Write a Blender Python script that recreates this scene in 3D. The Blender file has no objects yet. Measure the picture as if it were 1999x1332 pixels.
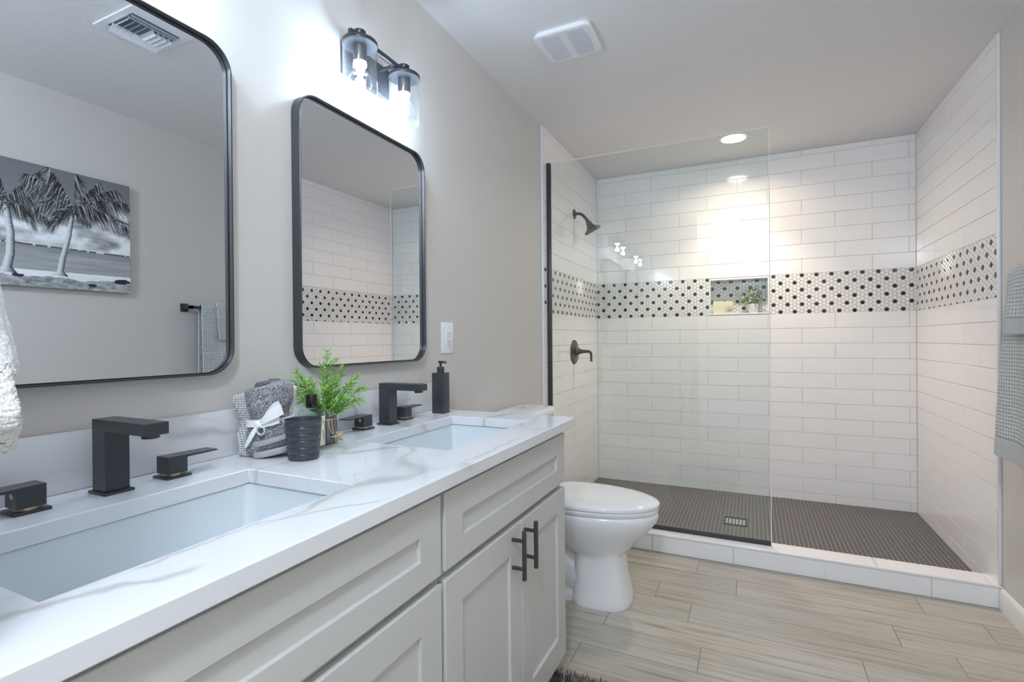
import bpy, bmesh, math, random
import numpy as np
from mathutils import Vector, Matrix

random.seed(7)
SC = bpy.context.scene
COL = SC.collection
PI = math.pi

# ------------------------------------------------------------------ camera
W_IMG, H_IMG = 1999, 1332
F_PX = 991.25
cam_d = bpy.data.cameras.new('camera')
cam = bpy.data.objects.new('camera', cam_d)
COL.objects.link(cam)
cam_d.sensor_fit = 'HORIZONTAL'
cam_d.sensor_width = 36.0
cam_d.lens = 36.0 * F_PX / W_IMG
cam_d.shift_y = 2.14 / W_IMG
cam_d.clip_start = 0.02
cam_d.clip_end = 60
R3 = Vector((0.90405375, 0.42733785, -0.0083178))
U3 = Vector((0.00553147, 0.00776126, 0.99995458))
F2 = Vector((-0.42738299, 0.9040587, -0.00465279))
cam.matrix_world = Matrix(((R3.x, U3.x, -F2.x, 1.1365), (R3.y, U3.y, -F2.y, 0.0),
                           (R3.z, U3.z, -F2.z, 1.1576), (0, 0, 0, 1)))
SC.camera = cam

# ------------------------------------------------------------------ world and view
world = bpy.data.worlds.new('World')
SC.world = world
world.use_nodes = True
wb = world.node_tree.nodes['Background']
wb.inputs[0].default_value = (0.78, 0.88, 1.0, 1)
wb.inputs[1].default_value = 0.45
SC.view_settings.view_transform = 'Standard'
SC.view_settings.look = 'None'
SC.view_settings.gamma = 1.0
SC.view_settings.exposure = 0.68
SC.view_settings.use_curve_mapping = False
SC.cycles.max_bounces = 12
SC.cycles.diffuse_bounces = 6
SC.cycles.glossy_bounces = 6
SC.cycles.transmission_bounces = 10
SC.cycles.transparent_max_bounces = 24
SC.cycles.sample_clamp_indirect = 6.0

P_SCONCE = 3.5          # watt per bulb
C_SCONCE = (0.55, 0.75, 1.0)
P_RECESS = 3.8
P_RECESS_BEAM = 34.0
C_RECESS = (1.0, 0.80, 0.62)
P_FILL = 50.0           # added fill lamp on the ceiling, unseen behind the camera
C_FILL = (0.80, 0.885, 1.0)

# ------------------------------------------------------------------ room numbers
WD, DB, CH = 2.0897, 4.002, 2.44         # right wall x, shower back wall y, ceiling
YS = 2.827                               # shower starts
ZT = 0.889                               # counter top
YN = -1.0                                # near wall
XT0, XT1 = 0.010, WD - 0.010             # tile faces

# ------------------------------------------------------------------ materials
def mat(name, col=(0.8, 0.8, 0.8), rough=0.5, metal=0.0, coat=0.0, spec=0.5, sheen=0.0):
    m = bpy.data.materials.new(name)
    m.use_nodes = True
    b = m.node_tree.nodes['Principled BSDF']
    b.inputs['Base Color'].default_value = (*col, 1)
    b.inputs['Roughness'].default_value = rough
    b.inputs['Metallic'].default_value = metal
    b.inputs['Coat Weight'].default_value = coat
    b.inputs['Coat Roughness'].default_value = 0.08
    b.inputs['Specular IOR Level'].default_value = spec
    b.inputs['Sheen Weight'].default_value = sheen
    return m

def NT(m):
    return m.node_tree, m.node_tree.nodes['Principled BSDF']

def node(nt, t, **kw):
    n = nt.nodes.new(t)
    for k, v in kw.items():
        if k.startswith('i_'):
            n.inputs[k[2:].replace('_', ' ')].default_value = v
        else:
            setattr(n, k, v)
    return n

def coords(nt, kind='Object', scale=(1, 1, 1), rot=(0, 0, 0)):
    tc = node(nt, 'ShaderNodeTexCoord')
    mp = node(nt, 'ShaderNodeMapping')
    mp.inputs['Scale'].default_value = scale
    mp.inputs['Rotation'].default_value = rot
    nt.links.new(tc.outputs[kind], mp.inputs[0])
    return mp.outputs[0]

def ramp(nt, stops, interp='LINEAR'):
    r = node(nt, 'ShaderNodeValToRGB')
    cr = r.color_ramp
    cr.interpolation = interp
    while len(cr.elements) < len(stops):
        cr.elements.new(0.5)
    for e, (p, c) in zip(cr.elements, stops):
        e.position = p
        e.color = (c, c, c, 1) if isinstance(c, (int, float)) else (*c, 1)
    return r

def bump(nt, b, height, strength=0.3, dist=0.002):
    n = node(nt, 'ShaderNodeBump')
    n.inputs['Strength'].default_value = strength
    n.inputs['Distance'].default_value = dist
    nt.links.new(height, n.inputs['Height'])
    nt.links.new(n.outputs[0], b.inputs['Normal'])

def math_(nt, op, a, b=None):
    n = node(nt, 'ShaderNodeMath', operation=op)
    for i, v in enumerate((a, b)):
        if v is None:
            continue
        if isinstance(v, (int, float)):
            n.inputs[i].default_value = v
        else:
            nt.links.new(v, n.inputs[i])
    return n.outputs[0]

def mixc(nt, fac, a, b):
    n = node(nt, 'ShaderNodeMix', data_type='RGBA')
    for sock, v in ((n.inputs[0], fac), (n.inputs[6], a), (n.inputs[7], b)):
        if isinstance(v, (int, float)):
            sock.default_value = v
        elif isinstance(v, tuple):
            sock.default_value = (*v, 1)
        else:
            nt.links.new(v, sock)
    return n.outputs[2]

def noise(nt, vec, scale=5.0, detail=3.0, rough=0.5, dist=0.0):
    n = node(nt, 'ShaderNodeTexNoise')
    n.inputs['Scale'].default_value = scale
    n.inputs['Detail'].default_value = detail
    n.inputs['Roughness'].default_value = rough
    n.inputs['Distortion'].default_value = dist
    nt.links.new(vec, n.inputs['Vector'])
    return n.outputs['Fac']

def plaster(name, col, rough=0.55, spec=0.4):
    m = mat(name, col, rough, spec=spec)
    nt, b = NT(m)
    v = coords(nt)
    n = noise(nt, v, 7.0, 5, 0.6, 0.6)
    r = ramp(nt, [(0.50, 0.0), (0.62, 1.0)])
    nt.links.new(n, r.inputs[0])
    n2 = noise(nt, v, 90.0, 2)
    h = math_(nt, 'ADD', r.outputs[0], math_(nt, 'MULTIPLY', n2, 0.15))
    bump(nt, b, h, 0.22, 0.0022)
    return m

M = {}
M['wall'] = plaster('greige_plaster', (0.625, 0.598, 0.565), 0.42, 0.45)
M['ceiling'] = plaster('ceiling_plaster', (0.79, 0.785, 0.79), 0.7, 0.3)
M['tile'] = mat('white_glazed_tile', (0.90, 0.89, 0.89), 0.10, spec=0.5)
M['grout'] = mat('light_grout', (0.62, 0.60, 0.57), 0.8)
M['mosaic_white'] = mat('white_mosaic', (0.87, 0.86, 0.85), 0.12)
M['mosaic_black'] = mat('black_mosaic', (0.022, 0.017, 0.016), 0.10)
M['hex_floor'] = mat('charcoal_mosaic', (0.100, 0.092, 0.090), 0.30)
M['grout_floor'] = mat('grey_floor_grout', (0.42, 0.40, 0.385), 0.85)
M['white_trim'] = mat('white_trim', (0.80, 0.81, 0.83), 0.25)
M['baseboard'] = mat('baseboard_paint', (0.80, 0.80, 0.78), 0.35)
M['black'] = mat('matte_black_metal', (0.034, 0.035, 0.041), 0.30, spec=0.55)
M['black_gloss'] = mat('gloss_black', (0.012, 0.012, 0.014), 0.12)
M['bronze'] = mat('dark_bronze', (0.055, 0.056, 0.058), 0.33, metal=0.55)
M['brass'] = mat('brass_ring', (0.72, 0.56, 0.36), 0.3, metal=0.8)
M['chrome'] = mat('chrome', (0.8, 0.8, 0.82), 0.12, metal=1.0)
M['dot'] = mat('pale_dot', (0.62, 0.66, 0.72), 0.3)
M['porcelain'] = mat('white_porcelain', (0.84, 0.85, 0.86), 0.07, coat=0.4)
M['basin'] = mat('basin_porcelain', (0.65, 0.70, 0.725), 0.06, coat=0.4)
M['cabinet'] = mat('cabinet_paint', (0.575, 0.570, 0.545), 0.38)
M['shade_backing'] = mat('toe_kick_shade_backing', (0.30, 0.28, 0.26), 0.6)  # toe kick's shadow put into a dark colour; also colours the rug backing
M['mirror'] = mat('mirror_silver', (0.80, 0.84, 0.88), 0.0, metal=1.0)
M['plastic'] = mat('white_plastic', (0.82, 0.83, 0.86), 0.35)
M['slot'] = mat('dark_slot', (0.12, 0.12, 0.13), 0.7)
M['louvre'] = mat('louvre_gap_shade', (0.46, 0.47, 0.51), 0.8)  # grey stands for the shade inside the fan's slots
M['vent_inside'] = mat('vent_inside', (0.16, 0.18, 0.22), 0.8)
M['ribbon'] = mat('white_satin_ribbon', (0.86, 0.86, 0.87), 0.45, sheen=0.3)
M['cap'] = mat('black_bottle_cap', (0.010, 0.010, 0.012), 0.10)
M['twine'] = mat('tan_twine', (0.55, 0.40, 0.22), 0.9)
M['stem'] = mat('brown_green_stem', (0.13, 0.12, 0.04), 0.7)
M['canvas_edge'] = mat('canvas_edge', (0.30, 0.29, 0.27), 0.8)
M['tumbler'] = mat('charcoal_resin', (0.045, 0.050, 0.060), 0.24, spec=0.5)
M['soap'] = mat('pale_yellow_box', (0.72, 0.70, 0.50), 0.5)
M['leaf_print'] = mat('grey_leaf_print', (0.50, 0.50, 0.47), 0.6)
M['pot'] = mat('white_pot', (0.80, 0.78, 0.76), 0.45)
M['sage'] = mat('sage_leaf', (0.17, 0.26, 0.17), 0.6)
M['cream_petal'] = mat('cream_petal', (0.80, 0.74, 0.52), 0.6)
M['yellow_bud'] = mat('yellow_green_bud', (0.52, 0.56, 0.18), 0.6)

def glass_thin(name, tint=(0.94, 0.975, 0.96), ior=1.5, gloss=(1, 1, 1), boost=1.0):
    m = bpy.data.materials.new(name)
    m.use_nodes = True
    nt = m.node_tree
    nt.nodes.remove(nt.nodes['Principled BSDF'])
    out = nt.nodes['Material Output']
    tr = node(nt, 'ShaderNodeBsdfTransparent')
    tr.inputs[0].default_value = (*tint, 1)
    gl = node(nt, 'ShaderNodeBsdfGlossy')
    gl.inputs['Roughness'].default_value = 0.0
    gl.inputs['Color'].default_value = (*gloss, 1)
    fr = node(nt, 'ShaderNodeFresnel')
    gi = node(nt, 'ShaderNodeNewGeometry')      # same reflectance seen from either side
    nt.links.new(math_(nt, 'ADD', ior, math_(nt, 'MULTIPLY', gi.outputs['Backfacing'], 1.0 / ior - ior)), fr.inputs[0])
    mx = node(nt, 'ShaderNodeMixShader')
    fac = math_(nt, 'MULTIPLY', fr.outputs[0], boost)
    nt.links.new(fac, mx.inputs[0])
    nt.links.new(tr.outputs[0], mx.inputs[1])
    nt.links.new(gl.outputs[0], mx.inputs[2])
    nt.links.new(mx.outputs[0], out.inputs[0])
    return m

M['pane'] = glass_thin('shower_glass', (0.940, 0.968, 0.960), 1.5)
M['pane_edge'] = mat('glass_edge_glow', (0.96, 0.98, 0.97), 0.15)  # near-white colour paints the light glowing in the glass edge
M['clear'] = glass_thin('clear_glass', (0.975, 0.985, 0.995), 1.5)
M['bottle_glass'] = glass_thin('bottle_glass', (0.86, 0.92, 0.91), 1.5)
M['smoke_glass'] = mat('mercury_glass', (0.16, 0.17, 0.18), 0.08, metal=0.6)

def emis(name, col, s):
    m = bpy.data.materials.new(name)
    m.use_nodes = True
    nt = m.node_tree
    nt.nodes.remove(nt.nodes['Principled BSDF'])
    e = node(nt, 'ShaderNodeEmission')
    e.inputs[0].default_value = (*col, 1)
    e.inputs[1].default_value = s
    nt.links.new(e.outputs[0], nt.nodes['Material Output'].inputs[0])
    return m

M['filament'] = emis('lit_filament', (0.88, 0.95, 1.0), 60)
M['recess_lens'] = emis('lit_lens', (1.0, 0.88, 0.72), 14)

# wood-look plank tile
def make_plank():
    m = mat('wood_plank_tile', (0.5, 0.45, 0.4), 0.38)
    nt, b = NT(m)
    gi = node(nt, 'ShaderNodeNewGeometry')
    rnd = gi.outputs['Random Per Island']
    tc = node(nt, 'ShaderNodeTexCoord')
    off = node(nt, 'ShaderNodeCombineXYZ')
    nt.links.new(math_(nt, 'MULTIPLY', rnd, 37.0), off.inputs[0])
    nt.links.new(math_(nt, 'MULTIPLY', rnd, 11.0), off.inputs[1])
    ad = node(nt, 'ShaderNodeVectorMath', operation='ADD')
    nt.links.new(tc.outputs['Object'], ad.inputs[0])
    nt.links.new(off.outputs[0], ad.inputs[1])
    def st(sx, sy):
        mp = node(nt, 'ShaderNodeMapping')
        mp.inputs['Scale'].default_value = (sx, sy, 1)
        nt.links.new(ad.outputs[0], mp.inputs[0])
        return mp.outputs[0]
    grain = noise(nt, st(1.6, 38), 1.6, 6, 0.62, 0.4)
    fine = noise(nt, st(5, 190), 1.2, 4, 0.6)
    blot = noise(nt, st(1.5, 6), 1.3, 2)
    r1 = ramp(nt, [(0.28, (0.20, 0.15, 0.09)), (0.40, (0.375, 0.305, 0.21)), (0.52, (0.51, 0.44, 0.335)), (0.75, (0.59, 0.53, 0.43))])
    nt.links.new(grain, r1.inputs[0])
    c2 = mixc(nt, math_(nt, 'MULTIPLY', fine, 0.35), r1.outputs[0], (0.30, 0.25, 0.18))
    r2 = ramp(nt, [(0.40, 0.0), (0.62, 0.5)])
    nt.links.new(blot, r2.inputs[0])
    c3 = mixc(nt, r2.outputs[0], c2, (0.54, 0.505, 0.44))
    # dark knots: short streaks
    kn = noise(nt, st(6, 60), 0.9, 2, 0.5)
    r3 = ramp(nt, [(0.71, 0.0), (0.78, 0.75)])
    nt.links.new(kn, r3.inputs[0])
    c4 = mixc(nt, r3.outputs[0], c3, (0.13, 0.105, 0.08))
    hs = node(nt, 'ShaderNodeHueSaturation')
    nt.links.new(c4, hs.inputs['Color'])
    nt.links.new(math_(nt, 'ADD', math_(nt, 'MULTIPLY', rnd, 0.16), 0.90), hs.inputs['Value'])
    hs.inputs['Saturation'].default_value = 0.70
    nt.links.new(hs.outputs[0], b.inputs['Base Color'])
    bump(nt, b, math_(nt, 'ADD', grain, fine), 0.12, 0.001)
    return m
M['plank'] = make_plank()
M['plank_grout'] = mat('plank_grout', (0.30, 0.25, 0.20), 0.85)

# veined quartz: (y, x) paths of the long veins on the counter, width, strength
VEINS = [([(0.12, 0.455), (0.23, 0.469), (0.27, 0.480), (0.32, 0.500), (0.345, 0.528), (0.40, 0.540)], 0.018, 0.60),
         ([(0.34, 0.470), (0.44, 0.476), (0.52, 0.474), (0.57, 0.504), (0.615, 0.526), (0.66, 0.566), (0.70, 0.585)], 0.010, 0.50),
         ([(0.70, 0.190), (0.80, 0.200), (0.87, 0.195), (0.96, 0.263), (1.01, 0.322), (1.09, 0.375), (1.14, 0.40)], 0.015, 0.45),
         ([(0.84, 0.520), (0.91, 0.548), (0.96, 0.562), (1.09, 0.562), (1.22, 0.556), (1.32, 0.585)], 0.010, 0.40),
         ([(1.38, 0.480), (1.50, 0.500), (1.60, 0.470), (1.68, 0.44)], 0.010, 0.35)]
def make_quartz():
    m = mat('white_veined_quartz', (0.9, 0.9, 0.9), 0.12, spec=0.5)
    nt, b = NT(m)
    v = coords(nt, 'Object', (1.0, 0.62, 1.0), (0, 0, 0.55))
    warp = node(nt, 'ShaderNodeTexNoise')
    warp.inputs['Scale'].default_value = 2.1
    warp.inputs['Detail'].default_value = 5
    nt.links.new(v, warp.inputs['Vector'])
    sub = node(nt, 'ShaderNodeVectorMath', operation='SUBTRACT')
    nt.links.new(warp.outputs['Color'], sub.inputs[0])
    sub.inputs[1].default_value = (0.5, 0.5, 0.5)
    sc = node(nt, 'ShaderNodeVectorMath', operation='SCALE')
    nt.links.new(sub.outputs[0], sc.inputs[0])
    sc.inputs['Scale'].default_value = 0.55
    ad = node(nt, 'ShaderNodeVectorMath', operation='ADD')
    nt.links.new(v, ad.inputs[0])
    nt.links.new(sc.outputs[0], ad.inputs[1])
    n1 = noise(nt, ad.outputs[0], 1.9, 2, 0.45)
    d1 = math_(nt, 'ABSOLUTE', math_(nt, 'SUBTRACT', n1, 0.5))
    r1 = ramp(nt, [(0.0, 1.0), (0.007, 0.75), (0.022, 0.0)])
    nt.links.new(d1, r1.inputs[0])
    n2 = noise(nt, ad.outputs[0], 4.6, 3, 0.5)
    d2 = math_(nt, 'ABSOLUTE', math_(nt, 'SUBTRACT', n2, 0.47))
    r2 = ramp(nt, [(0.0, 0.45), (0.012, 0.0)])
    nt.links.new(d2, r2.inputs[0])
    mask = noise(nt, v, 3.0, 2)
    rm = ramp(nt, [(0.42, 0.0), (0.56, 1.0)])
    nt.links.new(mask, rm.inputs[0])
    vein = math_(nt, 'MULTIPLY', math_(nt, 'MAXIMUM', r1.outputs[0], r2.outputs[0]), rm.outputs[0])
    soft = ramp(nt, [(0.0, 0.16), (0.09, 0.0)])
    nt.links.new(d1, soft.inputs[0])
    f = math_(nt, 'MAXIMUM', math_(nt, 'MULTIPLY', vein, 0.62), math_(nt, 'MULTIPLY', soft.outputs[0], rm.outputs[0]))
    # long drifting veins: x as a function of y along the counter
    sp = node(nt, 'ShaderNodeSeparateXYZ')
    tc2 = node(nt, 'ShaderNodeTexCoord')
    nt.links.new(tc2.outputs['Object'], sp.inputs[0])
    wob_ = noise(nt, tc2.outputs['Object'], 22.0, 4, 0.6)
    thick = noise(nt, tc2.outputs['Object'], 9.0, 2)
    for pts, wid, amt in VEINS:
        y0, y1 = pts[0][0], pts[-1][0]
        t = math_(nt, 'DIVIDE', math_(nt, 'SUBTRACT', sp.outputs['Y'], y0), y1 - y0)
        rc_ = ramp(nt, [((py - y0) / (y1 - y0), px_) for py, px_ in pts])
        nt.links.new(t, rc_.inputs[0])
        dx = math_(nt, 'ABSOLUTE', math_(nt, 'ADD', math_(nt, 'SUBTRACT', sp.outputs['X'], rc_.outputs[0]), math_(nt, 'MULTIPLY', math_(nt, 'SUBTRACT', wob_, 0.5), 0.030)))
        dn = math_(nt, 'DIVIDE', dx, math_(nt, 'MULTIPLY', math_(nt, 'ADD', thick, 0.15), wid))
        rv = ramp(nt, [(0.0, amt), (0.35, amt * 0.7), (1.0, 0.0)])
        nt.links.new(dn, rv.inputs[0])
        edge = ramp(nt, [(0.0, 0.0), (0.06, 1.0), (0.90, 1.0), (1.0, 0.0)])
        nt.links.new(t, edge.inputs[0])
        f = math_(nt, 'MAXIMUM', f, math_(nt, 'MULTIPLY', rv.outputs[0], edge.outputs[0]))
    c = mixc(nt, f, (0.73, 0.735, 0.75), (0.36, 0.335, 0.31))
    nt.links.new(c, b.inputs['Base Color'])
    return m
M['quartz'] = make_quartz()

def terry(name, c1, c2, scale=900.0, strength=0.9, dist=0.003):
    m = mat(name, c1, 0.95, spec=0.1, sheen=0.25)
    nt, b = NT(m)
    v = coords(nt)
    n = noise(nt, v, scale, 2, 0.6)
    n2 = noise(nt, v, scale * 0.12, 2)
    r = ramp(nt, [(0.40, c2), (0.58, c1)])
    nt.links.new(n, r.inputs[0])
    nt.links.new(r.outputs[0], b.inputs['Base Color'])
    bump(nt, b, math_(nt, 'ADD', n, math_(nt, 'MULTIPLY', n2, 1.5)), strength, dist)
    return m
M['terry_grey'] = terry('grey_terry', (0.50, 0.51, 0.53), (0.07, 0.07, 0.08), 430)
M['terry_dark'] = terry('slate_terry', (0.22, 0.24, 0.28), (0.05, 0.055, 0.065), 430)
M['terry_white'] = terry('white_terry', (0.80, 0.79, 0.77), (0.62, 0.61, 0.59), 380, 0.6, 0.003)
M['terry_border'] = terry('blue_grey_terry', (0.60, 0.63, 0.63), (0.42, 0.45, 0.46), 420)

def hem_band():
    m = terry('grey_hem', (0.44, 0.45, 0.44), (0.30, 0.31, 0.31), 300, 0.4)
    nt, b = NT(m)
    tc = node(nt, 'ShaderNodeTexCoord')
    w = node(nt, 'ShaderNodeTexWave')
    w.inputs['Scale'].default_value = 160
    nt.links.new(tc.outputs['Object'], w.inputs[0])
    r = ramp(nt, [(0.2, (0.26, 0.27, 0.27)), (0.7, (0.50, 0.51, 0.50))])
    nt.links.new(w.outputs['Fac'], r.inputs[0])
    nt.links.new(r.outputs[0], b.inputs['Base Color'])
    return m
M['terry_hem'] = hem_band()

def waffle(name, c1, c2, pitch=0.0085, axes=('Y', 'Z'), strength=1.0):
    m = mat(name, c1, 0.95, spec=0.1, sheen=0.2)
    nt, b = NT(m)
    tc = node(nt, 'ShaderNodeTexCoord')
    sx = node(nt, 'ShaderNodeSeparateXYZ')
    nt.links.new(tc.outputs['Object'], sx.inputs[0])
    k = PI / pitch
    hcoord = math_(nt, 'ADD', sx.outputs['X'], sx.outputs['Y']) if axes[0] == 'XY' else sx.outputs[axes[0]]
    a = math_(nt, 'ABSOLUTE', math_(nt, 'SINE', math_(nt, 'MULTIPLY', hcoord, k)))
    c = math_(nt, 'ABSOLUTE', math_(nt, 'SINE', math_(nt, 'MULTIPLY', sx.outputs[axes[1]], k)))
    cell = math_(nt, 'MULTIPLY', a, c)            # 1 in the middle of a cell
    n = noise(nt, tc.outputs['Object'], 600, 2)
    r = ramp(nt, [(0.30, c1), (0.80, c2)])
    nt.links.new(math_(nt, 'ADD', cell, math_(nt, 'MULTIPLY', math_(nt, 'SUBTRACT', n, 0.5), 0.25)), r.inputs[0])
    nt.links.new(r.outputs[0], b.inputs['Base Color'])
    h = math_(nt, 'ADD', math_(nt, 'SUBTRACT', 1.0, cell), math_(nt, 'MULTIPLY', n, 0.3))
    bump(nt, b, h, strength, 0.004)
    return m
M['waffle_blue'] = waffle('blue_grey_waffle', (0.68, 0.70, 0.69), (0.36, 0.41, 0.43), 0.0135)
M['waffle_white'] = waffle('white_waffle', (0.84, 0.84, 0.84), (0.50, 0.50, 0.51), 0.0055, ('XY', 'Z'))

def two_tone(name, c1, c2, scale, rough=0.6, lo=0.4, hi=0.6):
    m = mat(name, c1, rough)
    nt, b = NT(m)
    n = noise(nt, coords(nt), scale, 3)
    r = ramp(nt, [(lo, c1), (hi, c2)])
    nt.links.new(n, r.inputs[0])
    nt.links.new(r.outputs[0], b.inputs['Base Color'])
    return m
def island_tone(name, stops, rough=0.6):
    m = mat(name, stops[0][1], rough)
    nt, b = NT(m)
    gi = node(nt, 'ShaderNodeNewGeometry')
    r = ramp(nt, stops)
    nt.links.new(gi.outputs['Random Per Island'], r.inputs[0])
    nt.links.new(r.outputs[0], b.inputs['Base Color'])
    return m
M['needle'] = island_tone('green_needle', [(0.0, (0.05, 0.19, 0.03)), (0.45, (0.17, 0.43, 0.05)), (1.0, (0.46, 0.74, 0.14))], 0.5)
M['shag'] = island_tone('shag_strand', [(0.0, (0.04, 0.036, 0.034)), (0.35, (0.10, 0.09, 0.08)), (0.65, (0.30, 0.27, 0.23)), (1.0, (0.62, 0.57, 0.50))], 0.8)
M['star'] = two_tone('glitter_star', (0.42, 0.32, 0.20), (0.20, 0.15, 0.09), 160, 0.45)
M['label'] = two_tone('cream_label', (0.80, 0.78, 0.62), (0.72, 0.70, 0.55), 80, 0.6)
def lens_disc():
    return M['recess_lens']

# ------------------------------------------------------------------ mesh helpers
def link(name, me, parent=None, mats=(), smooth=True, angle=35.0):
    o = bpy.data.objects.new(name, me)
    COL.objects.link(o)
    for m in mats:
        me.materials.append(m)
    if smooth:
        me.polygons.foreach_set('use_smooth', [True] * len(me.polygons))
        me.set_sharp_from_angle(angle=math.radians(angle))
    if parent is not None:
        o.parent = parent
    return o

def from_bm(name, bm, m, parent=None, smooth=True, angle=35.0, recalc=True):
    if recalc:
        bmesh.ops.recalc_face_normals(bm, faces=bm.faces)
    me = bpy.data.meshes.new(name)
    bm.to_mesh(me)
    bm.free()
    mats = m if isinstance(m, (list, tuple)) else [m]
    return link(name, me, parent, mats, smooth, angle)

def thing(name, label, cat, loc=(0, 0, 0), rotz=0.0, group=None):
    o = bpy.data.objects.new(name, None)
    o.empty_display_size = 0.05
    COL.objects.link(o)
    o.location = loc
    o.rotation_euler = (0, 0, rotz)
    return tag(o, label, cat, group)

def tag(o, label, cat, group=None):
    o['label'] = label
    o['category'] = cat
    if group:
        o['group'] = group
    return o

def struct(o, label=None, cat=None):
    o['kind'] = 'structure'
    if label:
        o['label'] = label
        o['category'] = cat
    return o

def box(bm, x0, x1, y0, y1, z0, z1, bev=0.0, seg=2, mi=0):
    r = bmesh.ops.create_cube(bm, size=1.0)
    vs = r['verts']
    for v in vs:
        v.co = Vector((x0 + (v.co.x + 0.5) * (x1 - x0), y0 + (v.co.y + 0.5) * (y1 - y0), z0 + (v.co.z + 0.5) * (z1 - z0)))
    fs = list({f for v in vs for f in v.link_faces})
    for f in fs:
        f.material_index = mi
    if bev > 0:
        es = list({e for v in vs for e in v.link_edges})
        r2 = bmesh.ops.bevel(bm, geom=es, offset=bev, segments=seg, profile=0.5, affect='EDGES')
        for f in r2['faces']:
            f.material_index = mi

def boxo(name, dims, m, parent=None, bev=0.0, seg=2):
    bm = bmesh.new()
    box(bm, *dims, bev=bev, seg=seg)
    return from_bm(name, bm, m, parent)

def loft(bm, rings, cap0=True, cap1=True, closed=True, mi=0):
    prev = None
    first = last = None
    for ring in rings:
        vs = [bm.verts.new(p) for p in ring]
        if prev is not None:
            n = len(vs)
            for i in range(n if closed else n - 1):
                j = (i + 1) % n
                f = bm.faces.new((prev[i], prev[j], vs[j], vs[i]))
                f.material_index = mi
        else:
            first = vs
        prev = vs
    last = prev
    if cap0:
        bm.faces.new(list(reversed(first))).material_index = mi
    if cap1:
        bm.faces.new(last).material_index = mi

def circle(c, r, n=32, axis='Z', ry=None):
    ry = ry or r
    out = []
    for i in range(n):
        a = 2 * PI * i / n
        ca, sa = math.cos(a) * r, math.sin(a) * ry
        if axis == 'Z':
            out.append((c[0] + ca, c[1] + sa, c[2]))
        elif axis == 'X':
            out.append((c[0], c[1] + ca, c[2] + sa))
        else:
            out.append((c[0] + ca, c[1], c[2] + sa))
    return out

def lathe(bm, prof, c=(0, 0, 0), n=40, axis='Z', mi=0, cap0=True, cap1=True):
    rings = []
    for r, h in prof:
        r = max(r, 1e-5)
        if axis == 'Z':
            rings.append(circle((c[0], c[1], c[2] + h), r, n))
        elif axis == 'X':
            rings.append(circle((c[0] + h, c[1], c[2]), r, n, 'X'))
        else:
            rings.append(circle((c[0], c[1] + h, c[2]), r, n, 'Y'))
    loft(bm, rings, cap0, cap1, True, mi)

def tube(bm, pts, rad, n=10, mi=0, cap=True, flat=1.0):
    pts = [Vector(p) for p in pts]
    rads = rad if isinstance(rad, (list, tuple)) else [rad] * len(pts)
    rings = []
    up = Vector((0, 0, 1))
    t0 = (pts[1] - pts[0]).normalized()
    if abs(t0.dot(up)) > 0.95:
        up = Vector((1, 0, 0))
    nrm = t0.cross(up).normalized()
    for i, p in enumerate(pts):
        t = (pts[min(i + 1, len(pts) - 1)] - pts[max(i - 1, 0)]).normalized()
        nrm = (nrm - t * nrm.dot(t)).normalized()
        b = t.cross(nrm)
        rings.append([tuple(p + (nrm * math.cos(2 * PI * k / n) * flat + b * math.sin(2 * PI * k / n)) * rads[i]) for k in range(n)])
    loft(bm, rings, cap, cap, True, mi)

def rrect(cx, cy, hx, hy, r, n=6):
    r = min(r, hx - 1e-4, hy - 1e-4)
    out = []
    for sx, sy, a0 in ((1, 1, 0), (-1, 1, PI / 2), (-1, -1, PI), (1, -1, 1.5 * PI)):
        for k in range(n + 1):
            a = a0 + (PI / 2) * k / n
            out.append((cx + sx * (hx - r) + r * math.cos(a), cy + sy * (hy - r) + r * math.sin(a)))
    return out

def bez(p, n=16):
    p = [Vector(q) for q in p]
    out = []
    for i in range(n + 1):
        t = i / n
        q = list(p)
        while len(q) > 1:
            q = [q[k] * (1 - t) + q[k + 1] * t for k in range(len(q) - 1)]
        out.append(q[0])
    return out

def prism(bm, us, vs, filled, w0, w1, mp, mi=0):
    """grid of cells (filled(i,j)) extruded w0..w1, one watertight skin; mp(u,v,w)->xyz"""
    cache = {}
    def V(i, j, k):
        key = (i, j, k)
        if key not in cache:
            cache[key] = bm.verts.new(mp(us[i], vs[j], (w0, w1)[k]))
        return cache[key]
    nu, nv = len(us) - 1, len(vs) - 1
    F = lambda i, j: 0 <= i < nu and 0 <= j < nv and filled(i, j)
    for i in range(nu):
        for j in range(nv):
            if not F(i, j):
                continue
            fs = [(V(i, j, 0), V(i, j + 1, 0), V(i + 1, j + 1, 0), V(i + 1, j, 0)),
                  (V(i, j, 1), V(i + 1, j, 1), V(i + 1, j + 1, 1), V(i, j + 1, 1))]
            if not F(i - 1, j): fs.append((V(i, j, 0), V(i, j, 1), V(i, j + 1, 1), V(i, j + 1, 0)))
            if not F(i + 1, j): fs.append((V(i + 1, j, 0), V(i + 1, j + 1, 0), V(i + 1, j + 1, 1), V(i + 1, j, 1)))
            if not F(i, j - 1): fs.append((V(i, j, 0), V(i + 1, j, 0), V(i + 1, j, 1), V(i, j, 1)))
            if not F(i, j + 1): fs.append((V(i, j + 1, 0), V(i, j + 1, 1), V(i + 1, j + 1, 1), V(i + 1, j + 1, 0)))
            for f in fs:
                bm.faces.new(f).material_index = mi

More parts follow.
